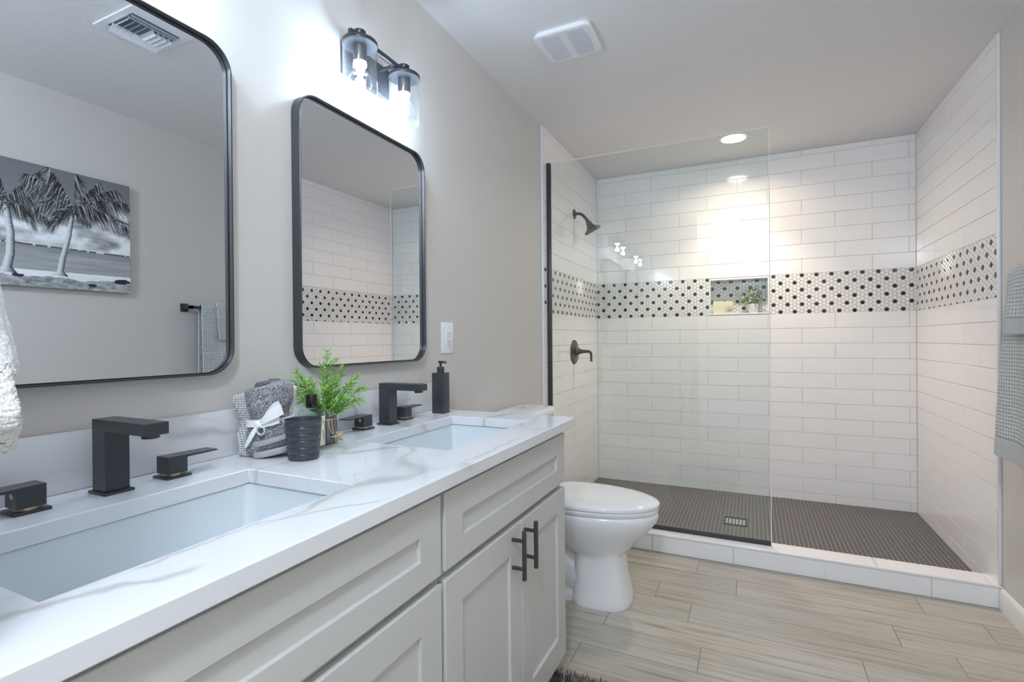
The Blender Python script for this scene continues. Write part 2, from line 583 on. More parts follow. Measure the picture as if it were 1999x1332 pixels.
def tile_rect(bm, mp, u0, u1, v0, v1, mi, h=0.0030, bv=0.0014):
    if u1 - u0 < 0.004 or v1 - v0 < 0.004:
        return
    bv = min(bv, (u1 - u0) * 0.3, (v1 - v0) * 0.3)
    A = [bm.verts.new(mp(u, v, 0)) for u, v in ((u0, v0), (u1, v0), (u1, v1), (u0, v1))]
    B = [bm.verts.new(mp(u, v, h - bv * 0.6)) for u, v in ((u0, v0), (u1, v0), (u1, v1), (u0, v1))]
    Cc = [bm.verts.new(mp(u, v, h)) for u, v in ((u0 + bv, v0 + bv), (u1 - bv, v0 + bv), (u1 - bv, v1 - bv), (u0 + bv, v1 - bv))]
    for X, Y in ((A, B), (B, Cc)):
        for i in range(4):
            j = (i + 1) % 4
            bm.faces.new((X[i], X[j], Y[j], Y[i])).material_index = mi
    bm.faces.new(Cc).material_index = mi

def clip(poly, u0, u1, v0, v1):
    def half(pts, inside, inter):
        out = []
        for i in range(len(pts)):
            a, b = pts[i], pts[(i + 1) % len(pts)]
            ia, ib = inside(a), inside(b)
            if ia: out.append(a)
            if ia != ib: out.append(inter(a, b))
        return out
    def iu(c): return lambda a, b: (c, a[1] + (b[1] - a[1]) * (c - a[0]) / (b[0] - a[0]))
    def iv(c): return lambda a, b: (a[0] + (b[0] - a[0]) * (c - a[1]) / (b[1] - a[1]), c)
    for ins, it in ((lambda p: p[0] >= u0, iu(u0)), (lambda p: p[0] <= u1, iu(u1)), (lambda p: p[1] >= v0, iv(v0)), (lambda p: p[1] <= v1, iv(v1))):
        if len(poly) < 3: return []
        poly = half(poly, ins, it)
    return poly

def hexes(bm, mp, u0, u1, v0, v1, uo, vo, su, pitch, dark, mi_w, mi_b, h=0.003, gap=0.0024, top=0.86):
    """flat-top hexagons, columns su apart; (uo, vo) = centre of a reference dark hexagon"""
    R = (pitch - gap) / math.sqrt(3)
    ku = su / (pitch * 0.8660254)
    for c in range(int((u0 - uo) / su) - 2, int((u1 - uo) / su) + 3):
        for r in range(int((v0 - vo) / pitch) - 2, int((v1 - vo) / pitch) + 3):
            cu = uo + c * su
            cv = vo + (r + (0.5 if c % 2 else 0.0)) * pitch
            poly = [(cu + R * ku * math.cos(k * PI / 3), cv + R * math.sin(k * PI / 3)) for k in range(6)]
            poly = clip(poly, u0, u1, v0, v1)
            if len(poly) < 3:
                continue
            gu = sum(p[0] for p in poly) / len(poly)
            gv = sum(p[1] for p in poly) / len(poly)
            isb = dark(c, r)
            mi = mi_b if isb else mi_w
            A = [bm.verts.new(mp(p[0], p[1], h * 0.45)) for p in poly]
            B = [bm.verts.new(mp(gu + (p[0] - gu) * top, gv + (p[1] - gv) * top, h)) for p in poly]
            n = len(poly)
            for i in range(n):
                j = (i + 1) % n
                bm.faces.new((A[i], A[j], B[j], B[i])).material_index = mi
            bm.faces.new(B).material_index = mi

def is_dot(c, r):
    # black hexagons: every 4th column, and half way between (2 columns, 2 up)
    if c % 4 == 0:
        return r % 4 == 0
    if c % 4 == 2:
        return r % 4 == 2
    return False

# ================================================================== SETTING
# floor planks
bm = bmesh.new()
box(bm, 0.0, WD, YN, YS + 0.13, -0.05, -0.0012)
for f in bm.faces: f.material_index = 1
fm = lambda u, v, h: (u, v, h - 0.003)
rows = {0: .882, 1: 1.065, 2: .736, 3: .893, 4: .585, 5: .958, 6: .540}
rr = random.Random(3)
for k in range(26):
    y1 = 2.795 - 0.157 * k
    y0 = y1 - 0.157
    if y1 < YN: break
    j = rows.get(k, rr.uniform(0, .9)) - 1.8
    while j < WD:
        a, b_ = max(j, 0.0), min(j + 0.9, WD)
        if b_ > a + 0.01:
            tile_rect(bm, fm, a + 0.0016, b_ - 0.0016, max(y0, YN) + 0.0011, y1 - 0.0011, 0, 0.003, 0.0009)
        j += 0.9
tile_rect(bm, fm, 0.0, WD, 2.796, YS + 0.02, 0, 0.003, 0.001)
struct(from_bm('floor', bm, [M['plank'], M['plank_grout']], angle=20, recalc=False))

struct(boxo('ceiling', (-0.12, WD + 0.12, YN - 0.12, DB + 0.2, CH, CH + 0.1), M['ceiling']))
struct(boxo('wall_left', (-0.12, 0.0, YN - 0.12, DB + 0.2, -0.05, CH), M['wall']))
struct(boxo('wall_right', (WD, WD + 0.12, YN - 0.12, DB + 0.2, -0.05, CH), M['wall']))
# short return wall at the near end of the vanity
struct(boxo('wall_return', (0.0, 0.62, -0.02, 0.10, -0.003, CH), M['wall']))
# near wall, its unseen doorway opened wide to let fill light in
bm = bmesh.new()
prism(bm, [0.0, 0.15, 1.98, WD], [-0.05, 2.20, CH], lambda i, j: not (i == 1 and j == 0), YN - 0.12, YN, lambda u, v, w: (u, w, v))
struct(from_bm('wall_near', bm, M['wall'], angle=20))
bm = bmesh.new()
for d in ((0.085, 0.15, 0, 2.265), (1.98, 2.045, 0, 2.265), (0.15, 1.98, 2.20, 2.265)):
    box(bm, d[0], d[1], YN, YN + 0.016, d[2], d[3], bev=0.003)
struct(from_bm('door_1', bm, M['baseboard']))

# baseboards
def baseboard(name, x0, x1, y0, y1):
    bm = bmesh.new()
    t = x1 - x0
    if x0 > 1.0:
        pr = [(x1, 0), (x0, 0), (x0, 0.072), (x0 + t * .25, 0.082), (x0 + t * .6, 0.088), (x1, 0.090)]
    else:
        pr = [(x0, 0), (x0, 0.090), (x1 - t * .6, 0.088), (x1 - t * .25, 0.082), (x1, 0.072), (x1, 0)]
    loft(bm, [[(a, y0, b) for a, b in pr], [(a, y1, b) for a, b in pr]])
    struct(from_bm(name, bm, M['baseboard'], angle=50))
baseboard('baseboard_right', WD - 0.014, WD, YN + 0.02, YS - 0.012)
baseboard('baseboard_left', 0.0, 0.014, 1.64, YS - 0.012)

# tiled walls
ZB0, ZB1 = 1.322, 1.594                   # mosaic band
PB, PA = 0.1024, 0.1009
def courses(ztop=CH, zbot=0.03):
    out = []
    for k in range(14):
        z1 = ZB0 - k * PB
        if z1 <= zbot: break
        out.append((max(z1 - PB, zbot), z1, k))
    for k in range(10):
        z0 = ZB1 + k * PA
        if z0 >= ztop: break
        out.append((z0, min(z0 + PA, ztop), k))
    return out
G = 0.0012
def subway(bm, mp, u0, u1, jA, jB, pitch, odd_above, mi=0):
    for z0, z1, k in courses():
        above = z0 >= ZB1 - 1e-6
        par = (k % 2 == 1) if above else (k % 2 == 0)
        j = (jA if par else jB)
        while j > u0: j -= pitch
        while j < u1:
            a, b_ = max(j, u0), min(j + pitch, u1)
            tile_rect(bm, mp, a + G, b_ - G, z0 + G, z1 - G, mi)
            j += pitch

NX0, NX1, NZ0, NZ1 = 0.852, 1.249, 1.325, 1.589
TM = [M['tile'], M['grout'], M['mosaic_white'], M['mosaic_black']]
# back wall
bm = bmesh.new()
prism(bm, [0.0, NX0, NX1, WD], [-0.05, NZ0, NZ1, CH], lambda i, j: not (i == 1 and j == 1), DB + 0.14, DB + 0.002, lambda u, v, w: (u, w, v), mi=1)
mb = lambda u, v, h: (u, DB + 0.002 - h, v)
subway(bm, mb, XT0, XT1, 0.438, 0.645, 0.4013, True)
for a, b_ in ((XT0, NX0), (NX1, XT1)):
    hexes(bm, mb, a, b_, ZB0, ZB1, 0.061, 1.5835, 0.02167, 0.0249, is_dot, 2, 3)
struct(from_bm('wall_back', bm, TM, angle=12, recalc=False))
# niche
bm = bmesh.new()
ND = DB + 0.095
mbn = lambda u, v, h: (u, ND - h, v)
box(bm, NX0, NX1, ND, ND + 0.02, NZ0, NZ1, mi=1)
hexes(bm, mbn, NX0 + 0.01, NX1 - 0.01, NZ0 + 0.01, NZ1 - 0.008, 0.911, 1.5735, 0.02167, 0.0249, is_dot, 2, 3)
wq = 0.011
for d in ((NX0, NX0 + wq, NZ0, NZ1), (NX1 - wq, NX1, NZ0, NZ1), (NX0 + wq, NX1 - wq, NZ1 - wq, NZ1), (NX0 + wq, NX1 - wq, NZ0, NZ0 + wq)):
    box(bm, d[0], d[1], DB - 0.004, ND + 0.001, d[2], d[3], bev=0.002, mi=0)
struct(from_bm('shower_niche', bm, TM, angle=12))
# left and right shower walls
bm = bmesh.new()
box(bm, 0.0, XT0 - 0.003, YS, DB + 0.002, 0.0, CH, mi=1)
ml = lambda u, v, h: (XT0 - 0.003 + h, u, v)
subway(bm, ml, YS + 0.011, DB - 0.002, 3.00, 3.21, 0.41, True)
hexes(bm, ml, YS + 0.011, DB - 0.002, ZB0, ZB1, 3.040, 1.5805, 0.0219, 0.0248, is_dot, 2, 3)
struct(from_bm('wall_shower_left', bm, TM, angle=12))
bm = bmesh.new()
box(bm, XT1 + 0.003, WD, YS, DB + 0.002, 0.0, CH, mi=1)
mr = lambda u, v, h: (XT1 + 0.003 - h, u, v)
subway(bm, mr, YS + 0.013, DB - 0.002, 3.005, 3.215, 0.42, True)
hexes(bm, mr, YS + 0.013, DB - 0.002, ZB0, ZB1, 3.078, 1.5645, 0.02258, 0.0246, is_dot, 2, 3)
struct(from_bm('wall_shower_right', bm, TM, angle=12))
# tile edge trims
for nm, x0, x1 in (('trim_1', 0.0, XT0 + 0.002), ('trim_2', XT1 - 0.002, WD)):
    bm = bmesh.new()
    box(bm, x0, x1, YS - 0.003, YS + 0.010, 0.0 if nm == 'trim_1' else 0.10, CH - 0.004, bev=0.0025)
    struct(from_bm(nm, bm, M['white_trim']))
# curb
bm = bmesh.new()
CY0, CY1, CZ = 2.818, 2.944, 0.096
box(bm, 0.0, WD - 0.0005, CY0 + 0.003, CY1 - 0.003, -0.02, CZ - 0.003, mi=1)
mcf = lambda u, v, h: (u, CY0 + 0.003 - h, v)
mct = lambda u, v, h: (u, v, CZ - 0.003 + h)
mcb = lambda u, v, h: (u, CY1 - 0.003 + h, v)
for x in (-0.165, 0.236, 0.641, 1.045, 1.446, 1.850):
    a, b_ = max(x, 0.001), min(x + 0.4025, WD - 0.001)
    tile_rect(bm, mcf, a + G, b_ - G, 0.002, CZ - 0.012, 0)
    tile_rect(bm, mcb, a + G, b_ - G, 0.002, CZ - 0.003, 0)
for x in (0.046, 0.447, 0.848, 1.248, 1.655, 2.057):
    a, b_ = max(x, 0.001), min(x + 0.4025, WD - 0.001)
    tile_rect(bm, mct, a + G, b_ - G, CY0 + 0.008, CY1 - 0.001, 0)
box(bm, 0.001, WD - 0.001, CY0 - 0.001, CY0 + 0.008, CZ - 0.010, CZ + 0.0005, bev=0.002, mi=2)
struct(from_bm('shower_curb', bm, [M['tile'], M['grout'], M['white_trim']], angle=15, recalc=False))
# shower floor
bm = bmesh.new()
ZF = 0.040
box(bm, XT0, XT1, CY1 - 0.003, DB, -0.03, ZF - 0.0022, mi=1)
mfl = lambda u, v, h: (u, v, ZF - 0.0035 + h)
DRX, DRY = 1.040, 3.365
hexes(bm, mfl, XT0 + 0.002, XT1 - 0.002, CY1, DB - 0.002, 0.03, 3.0, 0.02167, 0.0250, lambda c, r: False, 0, 0, h=0.0035, gap=0.0042, top=0.84)
struct(from_bm('floor_shower', bm, [M['hex_floor'], M['grout_floor']], angle=10))
# ================================================================== VANITY
CW = 0.745
def shaker(bm, y0, y1, z0, z1, st, rt, rb, xb=0.547, xf=0.566, ins=0.008):
    """framed front: flat slab with recessed panel, built as one skin"""
    ys = [y0, y0 + st, y1 - st, y1]
    zs = [z0, z0 + rb, z1 - rt, z1]
    prism(bm, ys, zs, lambda i, j: not (i == 1 and j == 1), xb, xf, lambda u, v, w: (w, u, v))
    box(bm, xb + 0.001, xf - ins, ys[1] - 0.002, ys[2] + 0.002, zs[1] - 0.002, zs[2] + 0.002)

def bev_mod(o, w=0.0015, seg=2, ang=40):
    md = o.modifiers.new('bevel', 'BEVEL')
    md.width = w
    md.segments = seg
    md.limit_method = 'ANGLE'
    md.angle_limit = math.radians(ang)
    return o

def cabinet(y0, label):
    t = thing('vanity_cabinet', label, 'cabinet', (0, y0, 0), 0)
    W = CW
    bm = bmesh.new()
    # carcass: sides, bottom, back, and face frame
    box(bm, 0.006, 0.530, 0.0, 0.018, 0.105, 0.853)
    box(bm, 0.006, 0.530, W - 0.018, W, 0.105, 0.853)
    box(bm, 0.006, 0.530, 0.018, W - 0.018, 0.105, 0.123)
    box(bm, 0.006, 0.016, 0.018, W - 0.018, 0.123, 0.853)
    prism(bm, [0, 0.04, W - 0.04, W], [0.105, 0.150, 0.655, 0.695, 0.830, 0.858], lambda i, j: not (i == 1 and j in (1, 3)), 0.528, 0.546, lambda u, v, w: (w, u, v))
    from_bm('carcass', bm, M['cabinet'], t, angle=30)
    boxo('toe_kick', (0.470, 0.486, 0.0, W, 0.0, 0.106), M['shade_backing'], t)
    bm = bmesh.new()
    shaker(bm, 0.008, W - 0.004, 0.683, 0.845, 0.072, 0.064, 0.053)
    bev_mod(from_bm('drawer_front', bm, M['cabinet'], t, angle=30))
    mid = 0.387
    for a, b_, hy in ((0.008, mid - 0.0015, mid - 0.058), (mid + 0.0015, W - 0.004, mid + 0.021)):
        bm = bmesh.new()
        shaker(bm, a, b_, 0.105, 0.664, 0.070, 0.070, 0.082)
        d = bev_mod(from_bm('door', bm, M['cabinet'], t, angle=30))
        bm = bmesh.new()
        lathe(bm, [(0.0052, 0), (0.0062, 0.0012), (0.0062, 0.1268), (0.0052, 0.128)], (0.600, hy, 0.533), 20)
        for zz in (0.561, 0.634):
            lathe(bm, [(0.0050, 0), (0.0050, 0.034)], (0.5655, hy, zz), 16, 'X')
        from_bm('handle', bm, M['black'], d)
    return t
cabinet(0.123, 'white shaker vanity cabinet below the nearer sink, at the left bottom of the photo')
cabinet(0.870, 'white shaker vanity cabinet with two black bar handles, next to the toilet')

# counter with two cut-outs, and backsplash
ct = thing('countertop', 'white quartz countertop with grey veins and two sink cut-outs', 'countertop', (0, 0, 0))
SX = (0.174, 0.464)
SY = ((0.266, 0.731), (1.053, 1.536))
bm = bmesh.new()
prism(bm, [0.004, SX[0], SX[1], 0.586], [0.104, SY[0][0], SY[0][1], SY[1][0], SY[1][1], 1.676],
      lambda i, j: not (i == 1 and j in (1, 3)), ZT - 0.030, ZT, lambda u, v, w: (u, v, w))
bev_mod(from_bm('slab', bm, M['quartz'], ct, angle=30), 0.002, 2)
bs = thing('backsplash', 'low white quartz backsplash strip along the wall behind the faucets', 'backsplash', (0, 0, ZT))
bm = bmesh.new()
box(bm, 0.002, 0.021, 0.104, 1.651, 0.0003, 0.1085, bev=0.0015)
from_bm('strip', bm, M['quartz'], bs)

def sink(yc, hy, label):
    t = thing('sink', label, 'sink', ((SX[0] + SX[1]) / 2, yc, ZT - 0.032))
    hx = (SX[1] - SX[0]) / 2 + 0.004
    hy = hy + 0.004
    bm = bmesh.new()
    rings = []
    for dz, ins, r in ((0.001, -0.020, 0.03), (0.001, 0.0, 0.018), (-0.012, 0.001, 0.02), (-0.090, 0.010, 0.035), (-0.118, 0.018, 0.045), (-0.130, 0.034, 0.05), (-0.134, 0.06, 0.05), (-0.139, 0.115, 0.03)):
        rings.append([(x, y, dz) for x, y in rrect(0, 0, hx - ins, hy - ins, r, 8)])
    loft(bm, rings, False, False)
    # close the bowl onto the drain circle
    last = rings[-1]
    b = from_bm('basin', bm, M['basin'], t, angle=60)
    bm = bmesh.new()
    loft(bm, [last, [(p[0] * 0.16, p[1] * 0.075, -0.141) for p in last]], False, True)
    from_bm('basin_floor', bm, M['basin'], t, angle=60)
    bm = bmesh.new()
    lathe(bm, [(0.024, 0), (0.026, 0.002), (0.020, 0.004), (0.019, 0.003), (0.0, 0.003)], (0, 0, -0.142), 28)
    from_bm('drain', bm, M['black'], t)
    return t
sink((SY[0][0] + SY[0][1]) / 2, (SY[0][1] - SY[0][0]) / 2, 'white undermount sink in the near half of the counter, below the big mirror')
sink((SY[1][0] + SY[1][1]) / 2, (SY[1][1] - SY[1][0]) / 2, 'white undermount sink at the far end of the counter, in front of the soap dispenser')

def faucet(x0, yc, hl, hr, label):
    t = thing('faucet', label, 'faucet', (x0, yc, ZT))
    # spout: square column with horizontal square spout
    bm = bmesh.new()
    box(bm, -0.002, 0.053, -0.024, 0.024, 0.0, 0.005, bev=0.001)
    from_bm('base_plate', bm, M['black'], t)
    bm = bmesh.new()
    pr = [(0.004, 0.005), (0.046, 0.005), (0.046, 0.112), (0.164, 0.112), (0.164, 0.133), (0.004, 0.133)]
    loft(bm, [[(a, -0.0195, b) for a, b in pr], [(a, 0.0195, b) for a, b in pr]])
    bev_mod(from_bm('spout', bm, M['black'], t, angle=30), 0.001)
    bm = bmesh.new()
    lathe(bm, [(0.0125, 0), (0.0135, 0.001), (0.0135, 0.007)], (0.145, 0, 0.1055), 24)
    from_bm('aerator', bm, M['black'], t)
    for s, dy, dx in ((-1, hl[1] - yc, hl[0] - x0), (1, hr[1] - yc, hr[0] - x0)):
        bm = bmesh.new()
        box(bm, dx - 0.024, dx + 0.024, dy - 0.024, dy + 0.024, 0.0, 0.005, bev=0.001)
        h = from_bm('handle', bm, M['black'], t)
        bm = bmesh.new()
        lathe(bm, [(0.0175, 0), (0.0175, 0.004)], (dx, dy, 0.005), 24)
        from_bm('brass_ring', bm, M['brass'], h)['label'] = 'thin brass ring'
        bm = bmesh.new()
        # cube with a thin lever on top
        y0, y1 = dy - 0.019, dy + 0.019
        tip = dy + s * 0.083
        if s > 0:
            pr = [(y0, 0.009), (y1, 0.009), (y1, 0.0375), (tip, 0.0385), (tip, 0.0415), (y0, 0.0435)]
        else:
            pr = [(y1, 0.009), (y0, 0.009), (y0, 0.0375), (tip, 0.0385), (tip, 0.0415), (y1, 0.0435)]
        loft(bm, [[(dx - 0.019, a, b) for a, b in pr], [(dx + 0.019, a, b) for a, b in pr]])
        bev_mod(from_bm('lever', bm, M['black'], h, angle=30), 0.0008)
        bm = bmesh.new()
        if s < 0:
            lathe(bm, [(0.0045, 0), (0.0045, 0.0012)], (dx + 0.004, y0 - 0.0008, 0.029), 16, 'Y')
            from_bm('screw_plug', bm, M['dot'], h)['label'] = 'pale round plug'
        else:
            bm.free()
    return t
faucet(0.062, 0.519, (0.083, 0.401), (0.085, 0.627), 'matte black faucet with two levers at the nearer sink')
faucet(0.050, 1.307, (0.064, 1.204), (0.058, 1.411), 'matte black faucet with two levers at the far sink, beside the sprig vase')

# ================================================================== MIRRORS
def mirror(yc, label):
    t = thing('wall_mirror', label, 'mirror', (0.001, yc, 1.083))
    hy, hz, r = 0.2915, 0.382, 0.062
    def ring(x, ins, rr):
        return [(x, a, b + hz) for a, b in rrect(0, 0, hy - ins, hz - ins, rr, 10)]
    bm = bmesh.new()
    rings = [ring(0.0, 0, r), ring(0.031, 0, r), ring(0.032, 0.001, r - .001), ring(0.032, 0.0032, r - .003), ring(0.0315, 0.0038, r - .0038), ring(0.017, 0.0040, r - .004)]
    loft(bm, rings, False, False)
    from_bm('frame', bm, M['black'], t, angle=40)
    bm = bmesh.new()
    loft(bm, [ring(0.0172, 0.0041, r - .0041), ring(0.0196, 0.0043, r - .0043), ring(0.0198, 0.0060, r - .006), ring(0.0186, 0.0062, r - .0062)], False, False)
    from_bm('inner_lip', bm, M['bronze'], t, angle=40)
    bm = bmesh.new()
    loft(bm, [ring(0.004, 0.0045, r - .0045), ring(0.0185, 0.0045, r - .0045)])
    from_bm('mirror_glass', bm, M['mirror'], t, smooth=False)
    return t
mirror(0.5125, 'large black framed mirror over the nearer sink, reflecting a beach picture')
mirror(1.2925, 'black framed mirror under the lit wall light, reflecting the tiled shower')

# ================================================================== WALL LIGHTS
def sconce(yc, label):
    t = thing('wall_light', label, 'wall light', (0.0, yc, 2.03))
    sx = 0.080
    bm = bmesh.new()
    box(bm, 0.001, 0.019, -0.105, 0.105, -0.050, 0.053, bev=0.002)
    from_bm('back_plate', bm, M['black'], t)
    bm = bmesh.new()
    box(bm, sx - 0.007, sx + 0.007, -0.150, 0.112, 0.026, 0.042, bev=0.0015)
    for yy in (-0.060, 0.060):
        tube(bm, [(0.018, yy, 0.032), (sx, yy, 0.033)], 0.0062, 12)
    from_bm('arm_bar', bm, M['black'], t)
    for s in (-1, 1):
        y = s * 0.107
        bm = bmesh.new()
        lathe(bm, [(0.0175, 0.0), (0.018, 0.001), (0.018, 0.012), (0.0165, 0.013)], (sx, y, 0.0425), 28)
        lathe(bm, [(0.0515, -0.006), (0.0525, -0.004), (0.0525, 0.004), (0.0515, 0.0055), (0.010, 0.006), (0.010, 0.026)], (sx, y, 0.0165), 48)
        cap = from_bm('shade_cap', bm, M['black'], t)
        bm = bmesh.new()
        lathe(bm, [(0.0198, -0.050), (0.0205, -0.048), (0.0205, 0.0)], (sx, y, 0.012), 28)
        from_bm('socket', bm, M['black'], cap)
        bm = bmesh.new()
        lathe(bm, [(0.0500, 0.0115), (0.0500, -0.138), (0.0488, -0.139), (0.0475, -0.138), (0.0475, 0.0115)], (sx, y, 0), 56, cap0=False, cap1=False)
        from_bm('shade', bm, M['clear'], t, angle=60)
        # globe bulb
        bm = bmesh.new()
        pr = [(0.0125, -0.040), (0.0135, -0.056)]
        cz, rb = -0.096, 0.0355
        for k in range(14):
            a = math.radians(68 - k * (158 / 13.0))
            pr.append((rb * math.cos(a), cz + rb * math.sin(a)))
        lathe(bm, pr, (sx, y, 0), 36, cap0=False)
        b = from_bm('bulb', bm, M['clear'], t, angle=60)
        bm = bmesh.new()
        lathe(bm, [(0.0185, -0.050), (0.0190, -0.042), (0.0130, -0.0405)], (sx, y, 0), 24)
        from_bm('bulb_collar', bm, M['filament'], b)
        bm = bmesh.new()
        lathe(bm, [(0.0035, -0.112), (0.0065, -0.108), (0.0085, -0.096), (0.0060, -0.080), (0.0030, -0.056)], (sx, y, 0), 16)
        from_bm('filament', bm, M['filament'], b)
        ld = bpy.data.lights.new('bulb_light', 'POINT')
        ld.energy = P_SCONCE
        ld.color = C_SCONCE
        ld.shadow_soft_size = 0.016
        lo = bpy.data.objects.new('bulb_light', ld)
        COL.objects.link(lo)
        lo.parent = b
        lo.location = (sx, y, -0.094)
    return t
sconce(1.2935, 'two-bulb black wall light with clear glass shades above the far mirror')
sconce(0.5125, 'two-bulb black wall light with clear glass shades above the nearer mirror')

# ================================================================== OUTLET
t = thing('power_outlet', 'white power outlet on the wall right of the far mirror', 'outlet', (0.0, 1.777, 1.103))
bm = bmesh.new()
hy, hz = 0.0435, 0.064
loft(bm, [[(x, a, b + hz) for a, b in rrect(0, 0, hy - i, hz - i, 0.006, 4)] for x, i in ((0.0, 0), (0.004, 0), (0.0065, 0.004))])
from_bm('cover_plate', bm, M['plastic'], t)
bm = bmesh.new()
loft(bm, [[(x, a, b + hz) for a, b in rrect(0, 0, 0.0205 - i, 0.035 - i, 0.003, 3)] for x, i in ((0.0060, 0), (0.0085, 0.0), (0.009, 0.001))])
rc = from_bm('receptacle', bm, M['plastic'], t)
for z0 in (hz + 0.017, hz - 0.015):
    for a in (-0.0062, 0.0062):
        boxo('slot', (0.0085, 0.0093, a - 0.0011, a + 0.0011, z0 - 0.004, z0 + 0.005), M['slot'], rc)
    bm = bmesh.new()
    lathe(bm, [(0.0024, 0), (0.0024, 0.0006)], (0.0088, 0, z0 - 0.0105), 14, 'X')
    from_bm('ground_hole', bm, M['slot'], rc)
bm = bmesh.new()
bm.free()
for s in (0.052, -0.052):
    bm = bmesh.new()
    lathe(bm, [(0.0028, 0), (0.0024, 0.001)], (0.0064, 0, hz + s), 14, 'X')
    from_bm('screw', bm, M['dot'], t)

# ================================================================== COUNTER ITEMS
# soap dispenser
t = thing('soap_dispenser', 'square matte black soap dispenser with pump at the counter end', 'soap dispenser', (0.092, 1.588, ZT), 0.0)
boxo('bottle', (-0.0235, 0.0235, -0.0235, 0.0235, 0.0, 0.1490), M['black'], t, 0.0015)
bm = bmesh.new()
lathe(bm, [(0.0128, 0.149), (0.0138, 0.150), (0.0138, 0.169), (0.0125, 0.1705), (0.0045, 0.1708), (0.0045, 0.184)], n=28)
from_bm('collar', bm, M['black'], t)
bm = bmesh.new()
lathe(bm, [(0.0075, 0.184), (0.0085, 0.185), (0.0085, 0.191), (0.0065, 0.193)], n=24)
tube(bm, [(0.0, 0.0, 0.188), (0.016, 0.003, 0.188), (0.022, 0.004, 0.1855)], 0.0042, 12)
from_bm('pump', bm, M['black'], t)

# tumbler
t = thing('tumbler', 'charcoal ridged tumbler standing in front of the rolled towels', 'tumbler', (0.205, 0.847, ZT))
bm = bmesh.new()
pr = [(0.0, 0.0), (0.031, 0.0), (0.0335, 0.003)]
H = 0.092
for k in range(1, 6):
    z = H * k / 6.0
    r = 0.0335 + (0.0405 - 0.0335) * z / H
    pr += [(r - 0.0001, z - 0.0012), (r - 0.0010, z), (r + 0.0004, z + 0.0012)]
pr += [(0.0402, H - 0.001), (0.0400, H), (0.0382, H), (0.0378, H - 0.002), (0.0315, 0.006), (0.0, 0.006)]
for k, (r, z) in enumerate(pr): pr[k] = (r, z)
rings = [circle((0, 0, z), max(r, 1e-5), 56, 'Z') for r, z in pr]
loft(bm, rings, False, False)
from_bm('body', bm, M['tumbler'], t, angle=50)

# bottle
t = thing('glass_bottle', 'clear glass bottle with black cap and cream label, behind the tumbler', 'bottle', (0.138, 0.933, ZT))
bm = bmesh.new()
pr = [(0.0, 0.0), (0.030, 0.0), (0.0325, 0.003), (0.0325, 0.088), (0.0318, 0.0935), (0.0285, 0.0965), (0.016, 0.099), (0.0125, 0.1015), (0.0122, 0.107)]
lathe(bm, pr, n=48, cap1=False)
from_bm('body', bm, M['bottle_glass'], t, angle=60)
bm = bmesh.new()
lathe(bm, [(0.0, 0.004), (0.0295, 0.004), (0.0305, 0.007), (0.0305, 0.084), (0.0, 0.084)], n=40)
from_bm('liquid', bm, glass_thin('pale_liquid', (0.90, 0.95, 0.93), 1.2), t, angle=60)
bm = bmesh.new()
lathe(bm, [(0.0128, 0.104), (0.0132, 0.105), (0.0132, 0.135), (0.0124, 0.1365), (0.0, 0.1365)], n=32)
from_bm('cap', bm, M['cap'], t)
bm = bmesh.new()
arc = [(-1.35 + 2.7 * k / 24) for k in range(25)]
A0 = -0.30
loft(bm, [[(0.0329 * math.cos(A0 + a), 0.0329 * math.sin(A0 + a), z) for a in arc] for z in (0.010, 0.083)], False, False, closed=False)
lab = from_bm('label', bm, M['label'], t, angle=60)
lab['label'] = 'cream paper label with dark sprig drawing'
bm = bmesh.new()
rs = random.Random(5)
def on_lab(a, z): return (0.0331 * math.cos(A0 + a), 0.0331 * math.sin(A0 + a), z)
for a_c in (-0.9, -0.1, 0.65, 1.05):
    pts = [on_lab(a_c + 0.10 * math.sin(k * 0.9 + a_c * 3), 0.016 + k * 0.0055) for k in range(11)]
    tube(bm, pts, 0.0005, 5)
    for k in range(2, 10, 2):
        s = 1 if (k // 2) % 2 else -1
        z = 0.016 + k * 0.0055
        a = a_c + 0.10 * math.sin(k * 0.9 + a_c * 3)
        tube(bm, [on_lab(a, z), on_lab(a + s * 0.10, z + 0.005), on_lab(a + s * 0.16, z + 0.012)], 0.0006, 5)
from_bm('sprig_print', bm, M['slot'], lab)

# sprig vase
t = thing('sprig_vase', 'small mercury glass vase of green sprigs with a hanging star', 'plant', (0.125, 0.997, ZT))
bm = bmesh.new()
pr = [(0.0, 0.0), (0.023, 0.0), (0.025, 0.002), (0.0258, 0.02), (0.0258, 0.060), (0.0235, 0.066)]
lathe(bm, pr, n=40, cap1=False)
from_bm('vase', bm, M['smoke_glass'], t, angle=60)
bm = bmesh.new()
lathe(bm, [(0.0235, 0.066), (0.0240, 0.070), (0.0255, 0.0800), (0.0262, 0.0835), (0.0245, 0.0840), (0.0235, 0.079), (0.0215, 0.066)], n=40, cap0=False, cap1=False)
from_bm('vase_rim', bm, M['bottle_glass'], t, angle=60)
bm = bmesh.new()
tube(bm, circle((0, 0, 0.0665), 0.0246, 36) + [(0.0246, 0, 0.0665)], 0.0011, 6)
dv = Vector((0.74, -0.67, 0)).normalized()
px = Vector((0.67, 0.74, 0))
p0 = dv * 0.0235 + px * 0.004
p1 = dv * 0.0245 + px * 0.011
st_c = dv * 0.031 + px * 0.025 + Vector((0, 0, 0.021))
for p, q in ((p0, 0.0), (p1, 0.004)):
    tube(bm, bez([p + Vector((0, 0, 0.066)), p + dv * 0.004 + Vector((0, 0, 0.045)) - px * 0.004 * (1 if q == 0 else 0), st_c - px * 0.010 + Vector((0, 0, 0.006 + q))], 10), 0.0010, 6)
from_bm('twine', bm, M['twine'], t)
bm = bmesh.new()
sr = []
